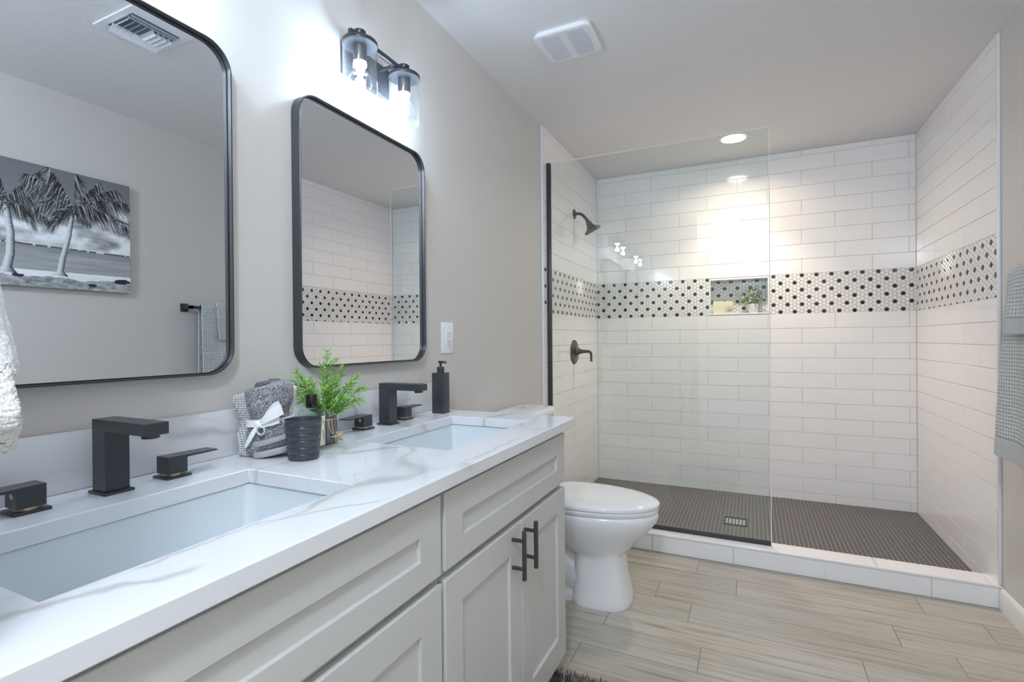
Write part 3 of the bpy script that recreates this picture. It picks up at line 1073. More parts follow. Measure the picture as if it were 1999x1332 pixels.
for k in range(10):
    a = PI / 2 + k * PI / 5 + 0.28
    rr_ = 0.0195 if k % 2 == 0 else 0.0078
    sr.append((rr_ * math.cos(a), rr_ * math.sin(a)))
fr, bk = [], []
for a, b in sr:
    p = st_c + px * a + Vector((0, 0, b))
    fr.append(tuple(p + dv * 0.0012)); bk.append(tuple(p - dv * 0.0012))
vf = [bm.verts.new(p) for p in fr]; vb = [bm.verts.new(p) for p in bk]
cf = bm.verts.new(tuple(st_c + dv * 0.0042)); cb = bm.verts.new(tuple(st_c - dv * 0.0042))
for i in range(10):
    j = (i + 1) % 10
    bm.faces.new((vf[i], vf[j], cf)); bm.faces.new((vb[j], vb[i], cb)); bm.faces.new((vf[j], vf[i], vb[i], vb[j]))
from_bm('star_charm', bm, M['star'], t, smooth=False)['label'] = 'tan glitter star'
CAMR = Vector((0.904, 0.427, 0))
CAMF = Vector((-0.43, 0.90, 0))
def needle(bm, p, d, up, L, w):
    d = d.normalized()
    s = d.cross(up)
    if s.length < 1e-4: s = Vector((1, 0, 0))
    s.normalize()
    droop = Vector((0, 0, -1))
    q = [p, p + d * L * 0.35, p + d * L * 0.72 + droop * L * 0.05, p + d * L + droop * L * 0.14]
    n = s.cross(d)
    a = bm.verts.new(q[0])
    b1, b2 = bm.verts.new(q[1] + s * w), bm.verts.new(q[1] - s * w)
    c1, c2 = bm.verts.new(q[2] + s * w * 0.8), bm.verts.new(q[2] - s * w * 0.8)
    e = bm.verts.new(q[3])
    bm.faces.new((a, b1, b2)); bm.faces.new((b1, c1, c2, b2)); bm.faces.new((c1, e, c2))
rs = random.Random(11)
# tip offsets from the vase mouth: (screen right, up, depth)
tips = [(-0.080, 0.104, 0.0), (-0.092, 0.076, 0.012), (-0.066, 0.088, -0.012), (-0.088, 0.052, -0.004), (-0.045, 0.060, -0.026), (0.012, 0.060, -0.030), (0.020, 0.130, 0.006), (-0.020, 0.118, 0.02), (0.002, 0.152, 0.0), (0.040, 0.112, 0.012), (0.082, 0.090, -0.004), (0.094, 0.058, 0.010),
        (0.092, 0.028, -0.012), (0.028, 0.085, -0.022), (-0.035, 0.080, -0.022), (-0.060, 0.030, -0.012), (0.055, 0.040, -0.028), (-0.01, 0.095, 0.03), (0.06, 0.07, 0.025)]
for k, (a, b, c) in enumerate(tips):
    base = CAMR * (a * 0.10) + CAMF * (c * 0.25) + Vector((0, 0, 0.030))
    mouth = CAMR * (a * 0.16) + CAMF * (c * 0.3) + Vector((0, 0, 0.082))
    tip = CAMR * a + CAMF * c + Vector((0, 0, 0.086 + b))
    pts = bez([base, mouth, (mouth * 0.45 + tip * 0.55) + Vector((0, 0, 0.012)), tip], 26)
    bm = bmesh.new()
    L = (tip - mouth).length
    for i in range(8, 27):
        p = pts[i]
        tdir = (pts[min(i + 1, 26)] - pts[i - 1]).normalized()
        f = (i - 8) / 18.0
        for q in range(5):
            ang = q * 1.2566 + i * 0.85 + rs.uniform(-0.3, 0.3)
            o1 = tdir.orthogonal().normalized()
            o2 = tdir.cross(o1)
            out = (o1 * math.cos(ang) + o2 * math.sin(ang))
            d = out * rs.uniform(0.65, 0.95) + tdir * rs.uniform(0.55, 1.0)
            ln = 0.027 * (1.0 - 0.35 * f) * rs.uniform(0.75, 1.15)
            pp = p + (pts[min(i + 1, 26)] - p) * rs.random()
            needle(bm, pp, d, Vector((rs.uniform(-1, 1), rs.uniform(-1, 1), rs.uniform(-1, 1))), ln, 0.00125)
    s_ = from_bm('sprig', bm, M['needle'], t, smooth=False, recalc=False)
    bm = bmesh.new()
    tube(bm, pts, [0.0013 - 0.0008 * i / 26 for i in range(27)], 6)
    from_bm('stem', bm, M['stem'], s_)

# towel bundle tied with ribbon: local x = screen right along its face, -y = front
def blob(bm, rings_fn, nz, n, z0, z1, mi=0, cap=True):
    rings = []
    for i in range(nz + 1):
        rings.append(rings_fn(i / nz))
    loft(bm, rings, cap, cap, True, mi)
tb = thing('towel_bundle', 'rolled grey towels tied with a white ribbon, leaning on the backsplash', 'towels', (0.097, 0.842, ZT), math.radians(31))
def pinch(t):            # width factor along the height, waist at the ribbon
    return 1.0 - 0.20 * math.exp(-((t - 0.52) / 0.16) ** 2)
rs = random.Random(2)
def wob(a, t, s): return 1 + 0.035 * math.sin(3 * a + 9 * t + s) + 0.02 * math.sin(7 * a - 15 * t + 2 * s)
def roll(name, m, cx, cy, hx, hy, z0, z1, lean, seed, expo=3.0, tw=0.0, top=0.012, pin=1.0, fuzz=0):
    bm = bmesh.new()
    n, nz = 64, 40
    rings = []
    ts = [0, 0.0, 0.012, 0.035] + [0.06 + 0.88 * i / nz for i in range(nz + 1)] + [0.965, 0.988, 1.0, 1.0]
    ks = [0.0, 0.72, 0.88, 0.96] + [1.0] * (nz + 1) + [0.96, 0.88, 0.72, 0.0]
    for t_, k in zip(ts, ks):
        f = pinch(t_) * pin + (1 - pin)
        ring = []
        for i in range(n):
            a = 2 * PI * i / n
            ca, sa = math.cos(a), math.sin(a)
            x = math.copysign(abs(ca) ** (2 / expo), ca) * hx
            y = math.copysign(abs(sa) ** (2 / expo), sa) * hy
            w = wob(a, t_, seed)
            kk = max(k, 0.001)
            z = z0 + (z1 - z0) * t_ + tw * x
            ring.append((cx + x * f * w * kk + lean * t_, cy + y * f * w * kk, z))
        rings.append(ring)
    loft(bm, rings, True, True)
    if fuzz:
        bm.normal_update()
        rf = random.Random(seed * 10)
        for f in list(bm.faces):
            if len(f.verts) > 4: continue
            n_ = f.normal.copy(); c_ = f.calc_center_median()
            if n_.dot(c_ - Vector((cx, cy, c_.z))) < 0: n_ = -n_
            vs = [v.co.copy() for v in f.verts]
            for q_ in range(fuzz):
                a_, b_ = rf.random(), rf.random()
                p = vs[0].lerp(vs[1], a_).lerp(vs[3].lerp(vs[2], a_), b_)
                d_ = (n_ + Vector((rf.uniform(-1, 1), rf.uniform(-1, 1), rf.uniform(-1, 1))) * 0.7).normalized() * rf.uniform(0.0015, 0.0032)
                t_ = d_.orthogonal().normalized() * 0.0006
                bm.faces.new([bm.verts.new(p + t_ - d_ * 0.3), bm.verts.new(p - t_ - d_ * 0.3), bm.verts.new(p + d_)])
    return from_bm(name, bm, m, tb, angle=80, recalc=not fuzz)
# white waffle cloth at the left and back
roll('waffle_cloth', M['waffle_white'], -0.015, 0.006, 0.054, 0.028, 0.002, 0.150, -0.010, 0.5, 3.2, 0.06)
roll('white_cloth', M['terry_white'], 0.020, 0.012, 0.031, 0.022, 0.004, 0.164, 0.008, 4.1, 2.6)
# grey terry towel in front
roll('grey_towel', M['terry_grey'], 0.008, -0.010, 0.049, 0.032, 0.014, 0.168, 0.000, 1.3, 3.4, 0.16, fuzz=3)
roll('slate_towel', M['terry_dark'], 0.004, 0.004, 0.028, 0.020, 0.04, 0.176, -0.004, 2.3, 2.8, 0.12, fuzz=2)
def band(name, m, hx, hy, z0, z1, tilt, cx=0.016, cy=-0.013):
    bm = bmesh.new()
    rings = []
    for z, k in ((z0, 0.90), (z0 + 0.001, 0.965), (z0 + 0.004, 1.0), (z1 - 0.004, 1.0), (z1 - 0.001, 0.965), (z1, 0.90)):
        ring = []
        for i in range(64):
            a = 2 * PI * i / 64
            ca, sa = math.cos(a), math.sin(a)
            x = math.copysign(abs(ca) ** (2 / 3.0), ca) * hx * k
            y = math.copysign(abs(sa) ** (2 / 3.0), sa) * hy * k
            ring.append((cx + x, cy + y, z + tilt * max(0.0, x + hx * 0.55)))
        rings.append(ring)
    loft(bm, rings)
    return from_bm(name, bm, m, tb, angle=60)
band('upper_hem', M['terry_hem'], 0.0465, 0.0345, 0.026, 0.039, 0.26)
band('dark_gap', M['terry_dark'], 0.0430, 0.0320, 0.014, 0.027, 0.26)  # shade of the gap between the hems, put in as dark terry
band('lower_hem', M['terry_hem'], 0.0425, 0.0350, 0.0005, 0.016, 0.20)
# ribbon band, bow
def rib_ring(z, off, k=0.0):
    ring = []
    for i in range(64):
        a = 2 * PI * i / 64
        ca, sa = math.cos(a), math.sin(a)
        x = math.copysign(abs(ca) ** (2 / 3.2), ca) * (0.0500 + off)
        y = math.copysign(abs(sa) ** (2 / 3.2), sa) * (0.0385 + off)
        ring.append((0.006 + x, -0.001 + y, z + 0.06 * x))
    return ring
bm = bmesh.new()
loft(bm, [rib_ring(0.073, -0.003), rib_ring(0.074, 0.0004), rib_ring(0.081, -0.0004), rib_ring(0.089, 0.0006), rib_ring(0.090, -0.003)], False, False)
rb = from_bm('ribbon', bm, M['ribbon'], tb, angle=70)
def strip(pts, wid, side, th=0.0007, name='ribbon_tail'):
    bm = bmesh.new()
    pts = [Vector(p) for p in pts]
    rings = []
    for i, p in enumerate(pts):
        w = wid[i] if isinstance(wid, list) else wid
        s = Vector(side[i]) if isinstance(side, list) else Vector(side)
        tdir = (pts[min(i + 1, len(pts) - 1)] - pts[max(i - 1, 0)]).normalized()
        nn = tdir.cross(s).normalized() * th
        rings.append([tuple(p + s * w + nn), tuple(p - s * w + nn), tuple(p - s * w - nn), tuple(p + s * w - nn)])
    loft(bm, rings)
    return from_bm(name, bm, M['ribbon'], rb, angle=60)
K = Vector((-0.004, -0.047, 0.080))
bm = bmesh.new()
bmesh.ops.create_uvsphere(bm, u_segments=16, v_segments=10, radius=1.0)
for v in bm.verts: v.co = Vector((v.co.x * 0.0085, v.co.y * 0.006, v.co.z * 0.0095)) + K
from_bm('bow_knot', bm, M['ribbon'], rb)
P1 = bez([K, K + Vector((0.018, -0.018, 0.014)), K + Vector((0.040, -0.014, 0.030)), K + Vector((0.052, -0.002, 0.034))], 14)
strip(P1, [0.004 + 0.0085 * min(1, i / 9) for i in range(15)], Vector((-0.25, -0.10, 0.96)).normalized(), name='bow_loop')
P1b = bez([K + Vector((0.004, 0.002, 0.0)), K + Vector((0.020, -0.008, 0.024)), K + Vector((0.038, -0.006, 0.036)), K + Vector((0.050, -0.002, 0.038))], 14)
strip(P1b, [0.004 + 0.012 * min(1, i / 10) for i in range(15)], Vector((-0.2, -0.3, 0.93)).normalized(), name='bow_loop')
ring_pts = []
for k in range(21):
    a = PI / 2 - 2 * PI * k / 20
    ring_pts.append(K + Vector((0.006 + 0.0085 * math.cos(a), -0.005 - 0.003 * math.sin(a), -0.013 + 0.0105 * math.sin(a))))
strip(ring_pts, 0.0058, Vector((0.1, -1.0, 0.1)).normalized(), name='bow_loop')
P2 = bez([K, K + Vector((-0.010, -0.008, -0.016)), K + Vector((-0.020, -0.004, -0.034)), K + Vector((-0.031, 0.002, -0.052))], 14)
strip(P2, [0.003 + 0.003 * math.sin(i / 14 * PI) for i in range(15)], Vector((0.75, -0.4, -0.5)).normalized(), name='ribbon_tail')
P3 = bez([K + Vector((0, 0.002, 0)), K + Vector((0.030, -0.004, 0.006)), K + Vector((0.044, 0.004, 0.010))], 10)
strip(P3, 0.009, Vector((0, 0.1, 1)).normalized(), name='ribbon_tail')

# ================================================================== TOILET
YT = 2.232
t = thing('toilet', 'white two-piece toilet with closed lid between vanity and shower', 'toilet', (0.0, YT, 0.0))
def egg(z, xb, xf, hw, xm=None, ef=2.0, eb=2.6, n=56):
    xm = xm if xm is not None else xb + (xf - xb) * 0.48
    out = []
    for i in range(n):
        a = 2 * PI * i / n
        ca, sa = math.cos(a), math.sin(a)
        e = ef if ca >= 0 else eb
        rx = (xf - xm) if ca >= 0 else (xm - xb)
        out.append((xm + math.copysign(abs(ca) ** (2 / e), ca) * rx, math.copysign(abs(sa) ** (2 / e), sa) * hw, z))
    return out
bm = bmesh.new()
rings = [egg(0.000, 0.395, 0.656, 0.128, 0.50, 2.8, 3.0), egg(0.006, 0.393, 0.658, 0.130, 0.50, 2.8, 3.0), egg(0.030, 0.398, 0.654, 0.126, 0.50, 2.8, 3.0), egg(0.120, 0.408, 0.634, 0.112, 0.50, 2.7, 3.0), egg(0.195, 0.412, 0.624, 0.106, 0.50, 3.0, 3.4),
         egg(0.216, 0.408, 0.622, 0.106, 0.50, 3.0, 3.4), egg(0.228, 0.375, 0.636, 0.116, 0.48, 2.4, 2.8), egg(0.250, 0.345, 0.658, 0.130, 0.46, 2.2, 2.6), egg(0.290, 0.300, 0.690, 0.150, 0.46, 2.1, 2.5),
         egg(0.330, 0.250, 0.733, 0.170, 0.46, 2.05, 2.5), egg(0.365, 0.225, 0.760, 0.181, 0.46, 2.0, 2.5), egg(0.390, 0.218, 0.770, 0.184, 0.46, 2.0, 2.5),
         egg(0.406, 0.218, 0.766, 0.182, 0.46, 2.0, 2.5), egg(0.412, 0.224, 0.756, 0.174, 0.46, 2.0, 2.5)]
loft(bm, rings)
from_bm('bowl', bm, M['porcelain'], t, angle=50)
bm = bmesh.new()
rings = [egg(0.0, 0.16, 0.45, 0.112, 0.30, 3, 3), egg(0.028, 0.165, 0.45, 0.108, 0.30, 3, 3), egg(0.040, 0.175, 0.45, 0.082, 0.30, 3, 3), egg(0.20, 0.18, 0.45, 0.070, 0.30, 3, 3), egg(0.29, 0.10, 0.45, 0.085, 0.28, 3, 3), egg(0.385, 0.06, 0.45, 0.120, 0.26, 3.4, 3.4), egg(0.398, 0.07, 0.44, 0.11, 0.26, 3.4, 3.4)]
loft(bm, rings)
from_bm('pedestal', bm, M['porcelain'], t, angle=50)
bm = bmesh.new()
tube(bm, bez([(0.43, 0, 0.10), (0.34, 0, 0.06), (0.28, 0, 0.30), (0.20, 0, 0.20), (0.22, 0, 0.02)], 24), [0.092] * 25, 24)
from_bm('trapway', bm, M['porcelain'], t, angle=60)
bm = bmesh.new()
loft(bm, [egg(0.412, 0.235, 0.766, 0.183, 0.45), egg(0.416, 0.232, 0.770, 0.1855, 0.45), egg(0.427, 0.232, 0.770, 0.1855, 0.45), egg(0.431, 0.236, 0.765, 0.182, 0.45)])
from_bm('seat', bm, M['porcelain'], t, angle=40)
bm = bmesh.new()
rings = [egg(0.4325, 0.236, 0.768, 0.183, 0.45), egg(0.436, 0.232, 0.773, 0.187, 0.45), egg(0.446, 0.232, 0.774, 0.1875, 0.45), egg(0.451, 0.236, 0.769, 0.184, 0.45)]
for k, s in enumerate((0.93, 0.8, 0.6, 0.35, 0.12)):
    z = 0.453 + 0.0035 * (k + 1) ** 0.7
    rings.append(egg(z, 0.46 - (0.46 - 0.236) * s, 0.46 + (0.769 - 0.46) * s, 0.184 * s, 0.46 - 0.01 * s))
loft(bm, rings)
from_bm('lid', bm, M['porcelain'], t, angle=40)
boxo('hinge', (0.205, 0.245, -0.08, 0.08, 0.408, 0.440), M['porcelain'], t, 0.008, 3)
def tank_ring(z, hw, x0, x1, r, bow=0.018):
    pts = []
    for x, y in rrect((x0 + x1) / 2, 0, (x1 - x0) / 2, hw, r, 8):
        f = max(0, (x - x0) / (x1 - x0))
        pts.append((x + bow * f * (1 - (y / hw) ** 2), y, z))
    return pts
bm = bmesh.new()
loft(bm, [tank_ring(0.385, 0.205, 0.03, 0.175, 0.04), tank_ring(0.40, 0.215, 0.022, 0.185, 0.045), tank_ring(0.60, 0.235, 0.016, 0.198, 0.05), tank_ring(0.782, 0.248, 0.012, 0.206, 0.05)])
from_bm('tank', bm, M['porcelain'], t, angle=50)
bm = bmesh.new()
loft(bm, [tank_ring(0.782, 0.257, 0.008, 0.214, 0.055), tank_ring(0.786, 0.262, 0.006, 0.220, 0.058), tank_ring(0.802, 0.262, 0.006, 0.220, 0.058), tank_ring(0.811, 0.256, 0.010, 0.213, 0.056), tank_ring(0.8165, 0.240, 0.020, 0.197, 0.05), tank_ring(0.819, 0.20, 0.05, 0.165, 0.04, 0.01)])
from_bm('tank_lid', bm, M['porcelain'], t, angle=50)
bm = bmesh.new()
lathe(bm, [(0.021, 0), (0.0215, 0.003), (0.019, 0.0045), (0.0, 0.0045)], (0.112, 0.045, 0.8185), 28)
from_bm('flush_button', bm, M['chrome'], t)['label'] = 'round chrome flush button'
# ================================================================== SHOWER FITTINGS
YG = 2.9005
t = thing('shower_screen', 'clear frameless glass shower screen in black channels', 'shower screen', (0.0, YG, CZ))
zt = 2.230 - CZ
bm = bmesh.new()
box(bm, 0.0175, 1.222, -0.005, 0.005, 0.006, zt, bev=0.0034, seg=1)
bm.normal_update()
for f in bm.faces: f.material_index = 0 if abs(f.normal.y) > 0.95 else 1
from_bm('glass_pane', bm, [M['pane'], M['pane_edge']], t, smooth=False, recalc=False)
bm = bmesh.new()
box(bm, XT0 + 0.0005, XT0 + 0.0235, -0.0105, -0.0055, 0.0, zt, bev=0.0008)
box(bm, XT0 + 0.0005, XT0 + 0.0235, 0.0055, 0.0105, 0.0, zt, bev=0.0008)
box(bm, XT0 + 0.0005, XT0 + 0.005, -0.010, 0.010, 0.0, zt)
from_bm('wall_channel', bm, M['black'], t)
bm = bmesh.new()
box(bm, XT0 + 0.0235, 1.219, -0.0105, -0.0055, 0.0008, 0.019, bev=0.0008)
box(bm, XT0 + 0.0235, 1.219, 0.0055, 0.0105, 0.0008, 0.019, bev=0.0008)
box(bm, XT0 + 0.0235, 1.219, -0.010, 0.010, 0.0008, 0.005)
from_bm('floor_channel', bm, M['black'], t)

t = thing('shower_head', 'dark bronze shower head on a bent arm on the tiled side wall', 'shower head', (XT0, 3.425, 2.038))
bm = bmesh.new()
lathe(bm, [(0.034, 0.0), (0.034, 0.003), (0.030, 0.007), (0.014, 0.010), (0.012, 0.014)], (0, 0, 0), 36, 'X')
from_bm('flange', bm, M['bronze'], t)
bm = bmesh.new()
tube(bm, bez([(0.006, 0, 0), (0.050, 0, 0.004), (0.058, 0, -0.006), (0.098, 0, -0.058)], 18), 0.0105, 18)
from_bm('arm', bm, M['bronze'], t)
bm = bmesh.new()
ax = Vector((0.40, 0.30, -0.866)).normalized()
o = Vector((0.092, 0, -0.050))
e2 = ax.cross(Vector((0.907, 0, 0.42))).normalized(); e1 = e2.cross(ax)
rings = []
for r, h in ((0.010, 0.0), (0.0135, 0.002), (0.0135, 0.016), (0.018, 0.018), (0.020, 0.022), (0.020, 0.034), (0.024, 0.046), (0.034, 0.060), (0.050, 0.070), (0.0585, 0.074), (0.0595, 0.078), (0.0595, 0.090), (0.057, 0.092), (0.050, 0.0925), (0.046, 0.0905), (0.001, 0.0905)):
    c = o + ax * h
    rings.append([tuple(c + e1 * (r * math.cos(2 * PI * k / 40)) + e2 * (r * math.sin(2 * PI * k / 40))) for k in range(40)])
loft(bm, rings)
from_bm('head', bm, M['bronze'], t)

t = thing('shower_valve', 'dark bronze shower valve with lever and round plate, below the shower head', 'shower valve', (XT0, 3.402, 1.068))
bm = bmesh.new()
lathe(bm, [(0.085, 0.0), (0.085, 0.003), (0.080, 0.008), (0.035, 0.012), (0.030, 0.014)], (0, 0, 0), 48, 'X')
from_bm('plate', bm, M['bronze'], t)
bm = bmesh.new()
lathe(bm, [(0.030, 0.012), (0.030, 0.022), (0.024, 0.030), (0.014, 0.055), (0.0105, 0.085), (0.0095, 0.104)], (0, 0, 0.004), 32, 'X')
tube(bm, bez([(0.098, 0, 0.004), (0.126, 0, 0.006), (0.122, 0, -0.018), (0.123, 0, -0.066)], 14), [0.0095] * 8 + [0.0088, 0.0082, 0.0078, 0.0076, 0.0076, 0.0078, 0.0080], 18)
from_bm('lever', bm, M['bronze'], t)

t = thing('shower_drain', 'square metal shower drain cover in the dark mosaic floor', 'drain', (DRX, DRY, ZF))
bm = bmesh.new()
hx, hy = 0.066, 0.070
prism(bm, [-hx, -hx + 0.009, hx - 0.009, hx], [-hy, -hy + 0.012, hy - 0.012, hy], lambda i, j: not (i == 1 and j == 1), 0.0, 0.003, lambda u, v, w: (u, v, w))
from_bm('frame', bm, M['cap'], t, angle=30)
bm = bmesh.new()
box(bm, -hx + 0.009, hx - 0.009, -hy + 0.012, hy - 0.012, 0.0, 0.0008, mi=1)
for k in range(6):
    x = -hx + 0.012 + k * 0.0189
    box(bm, x, x + 0.0115, -hy + 0.016, hy - 0.016, 0.0008, 0.0026, bev=0.0006)
from_bm('grate', bm, [M['chrome'], M['slot']], t)

# recessed light
RLX, RLY = 1.036, 3.555
t = thing('recessed_light', 'round lit recessed ceiling light over the shower', 'ceiling light', (RLX, RLY, CH))
bm = bmesh.new()
lathe(bm, [(0.098, 0.0), (0.098, -0.004), (0.094, -0.007), (0.076, -0.009), (0.072, -0.007), (0.072, 0.0)], n=56, cap0=False, cap1=False)
from_bm('trim_ring', bm, M['white_trim'], t, angle=50)
bm = bmesh.new()
lathe(bm, [(0.073, -0.003), (0.050, -0.0042), (0.0, -0.0048)], n=48, cap0=False)
from_bm('lens', bm, M['recess_lens'], t, angle=60)
ld = bpy.data.lights.new('recessed_lamp', 'AREA')
ld.shape = 'DISK'
ld.size = 0.135
ld.spread = math.radians(150)
ld.energy = P_RECESS
ld.color = C_RECESS
lo = bpy.data.objects.new('recessed_lamp', ld)
COL.objects.link(lo)
lo.parent = t
lo.location = (0, 0, -0.0105)
ld = bpy.data.lights.new('recessed_beam', 'SPOT')
ld.spot_size = math.radians(98)
ld.spot_blend = 0.55
ld.energy = P_RECESS_BEAM
ld.color = C_RECESS
ld.shadow_soft_size = 0.05
lo = bpy.data.objects.new('recessed_beam', ld)
COL.objects.link(lo)
lo.parent = t
lo.location = (0, 0, -0.012)

# flush lamp added behind the camera to even out the brightness
t = thing('fill_lamp', 'added round white fill lamp on the ceiling, unseen behind the camera', 'ceiling light', (1.12, -0.45, CH))
bm = bmesh.new()
lathe(bm, [(0.165, 0.0), (0.168, -0.006), (0.168, -0.024), (0.160, -0.028)], n=48, cap0=False, cap1=False)
from_bm('fill_lamp_base', bm, M['white_trim'], t, angle=50)
bm = bmesh.new()
lathe(bm, [(0.160, -0.028), (0.150, -0.040), (0.110, -0.056), (0.055, -0.064), (0.0, -0.066)], n=48, cap0=False)
from_bm('diffuser', bm, emis('fill_diffuser', C_FILL, 3.0), t, angle=60)
ld = bpy.data.lights.new('fill_lamp_light', 'POINT')
ld.energy = P_FILL
ld.color = C_FILL
ld.shadow_soft_size = 0.10
lo = bpy.data.objects.new('fill_lamp_light', ld)
COL.objects.link(lo)
lo.parent = t
lo.location = (0, 0, -0.18)

# exhaust fan grille
t = thing('exhaust_fan', 'white plastic exhaust fan grille on the ceiling', 'fan grille', (0.432, 2.085, CH))
def fan_ring(z, k, bow):
    pts = []
    hx, hy = 0.118 * k, 0.112 * k
    for x, y in rrect(0, 0, hx, hy, 0.022, 8):
        # edges across the louvres bulge a little
        pts.append((x + math.copysign(bow * (1 - (y / hy) ** 2), x) * (abs(x) / hx), y + math.copysign(bow * 0.3 * (1 - (x / hx) ** 2), y) * (abs(y) / hy), z))
    return pts
# closed cover; slot shade is painted on as grey strips
bm = bmesh.new()
loft(bm, [fan_ring(0.0, 0.97, 0.014), fan_ring(-0.010, 1.0, 0.016), fan_ring(-0.017, 0.985, 0.016), fan_ring(-0.020, 0.93, 0.014)], False, False)
edge = fan_ring(-0.020, 0.93, 0.014)
vs_ = [bm.verts.new(p) for p in edge]
bm.faces.new(vs_)
from_bm('cover', bm, M['plastic'], t, angle=40)
for s in (-1, 1):
    bm = bmesh.new()
    for k in range(24):
        y = -0.090 + k * 0.0076
        f = 0.012 * (1 - (y / 0.10) ** 2)
        xa, xb = 0.016, 0.086 + f
        x0, x1 = (xa, xb) if s > 0 else (-xb, -xa)
        box(bm, x0, x1, y, y + 0.0019, -0.0207, -0.0198)
    from_bm('louvre_slot_shade', bm, M['louvre'], t)

# ceiling register (seen in the mirror)
t = thing('air_register', 'white ceiling air register with curved blades, seen in the nearer mirror', 'vent', (1.148, 1.250, CH))
bm = bmesh.new()
prism(bm, [-0.137, -0.085, 0.085, 0.137], [-0.120, -0.092, 0.092, 0.120], lambda i, j: not (i == 1 and j == 1), -0.006, 0.0, lambda u, v, w: (u, v, w))
bev_mod(from_bm('frame', bm, M['plastic'], t, angle=30), 0.002)
boxo('duct_back', (-0.086, 0.086, -0.093, 0.093, -0.0012, -0.0002), M['vent_inside'], t)
def blade(bm, p, q, wid, lift):
    p, q = Vector(p), Vector(q)
    d = (q - p)
    rings = []
    for f in (0, 1):
        c = p + d * f
        rings.append([tuple(c + Vector(wid) * a + Vector((0, 0, -lift * b))) for a, b in ((0, 0), (0.35, 0.55), (0.8, 0.95), (1.0, 1.0), (0.8, 0.86), (0.38, 0.45), (0.06, -0.05))])
    loft(bm, rings)
bm = bmesh.new()
blade(bm, (0.052, -0.090, -0.004), (0.052, 0.090, -0.004), (0.030, 0, 0), 0.026)
from_bm('side_blade', bm, M['plastic'], t)
for k in range(8):
    bm = bmesh.new()
    y = -0.078 + k * 0.0212
    s = -1 if k < 4 else 1
    blade(bm, (-0.040, y, -0.004), (0.048, y, -0.004), (0, s * 0.014, 0), 0.018)
    from_bm('blade', bm, M['plastic'], t)
for x in (-0.050, -0.070):
    bm = bmesh.new()
    blade(bm, (x, -0.090, -0.004), (x, 0.090, -0.004), (-0.012, 0, 0), 0.014)
    from_bm('side_blade', bm, M['plastic'], t)
bm = bmesh.new()
tube(bm, [(0.084, -0.03, -0.006), (0.094, -0.03, -0.016), (0.104, -0.03, -0.020)], 0.003, 8)
from_bm('lever', bm, M['plastic'], t)

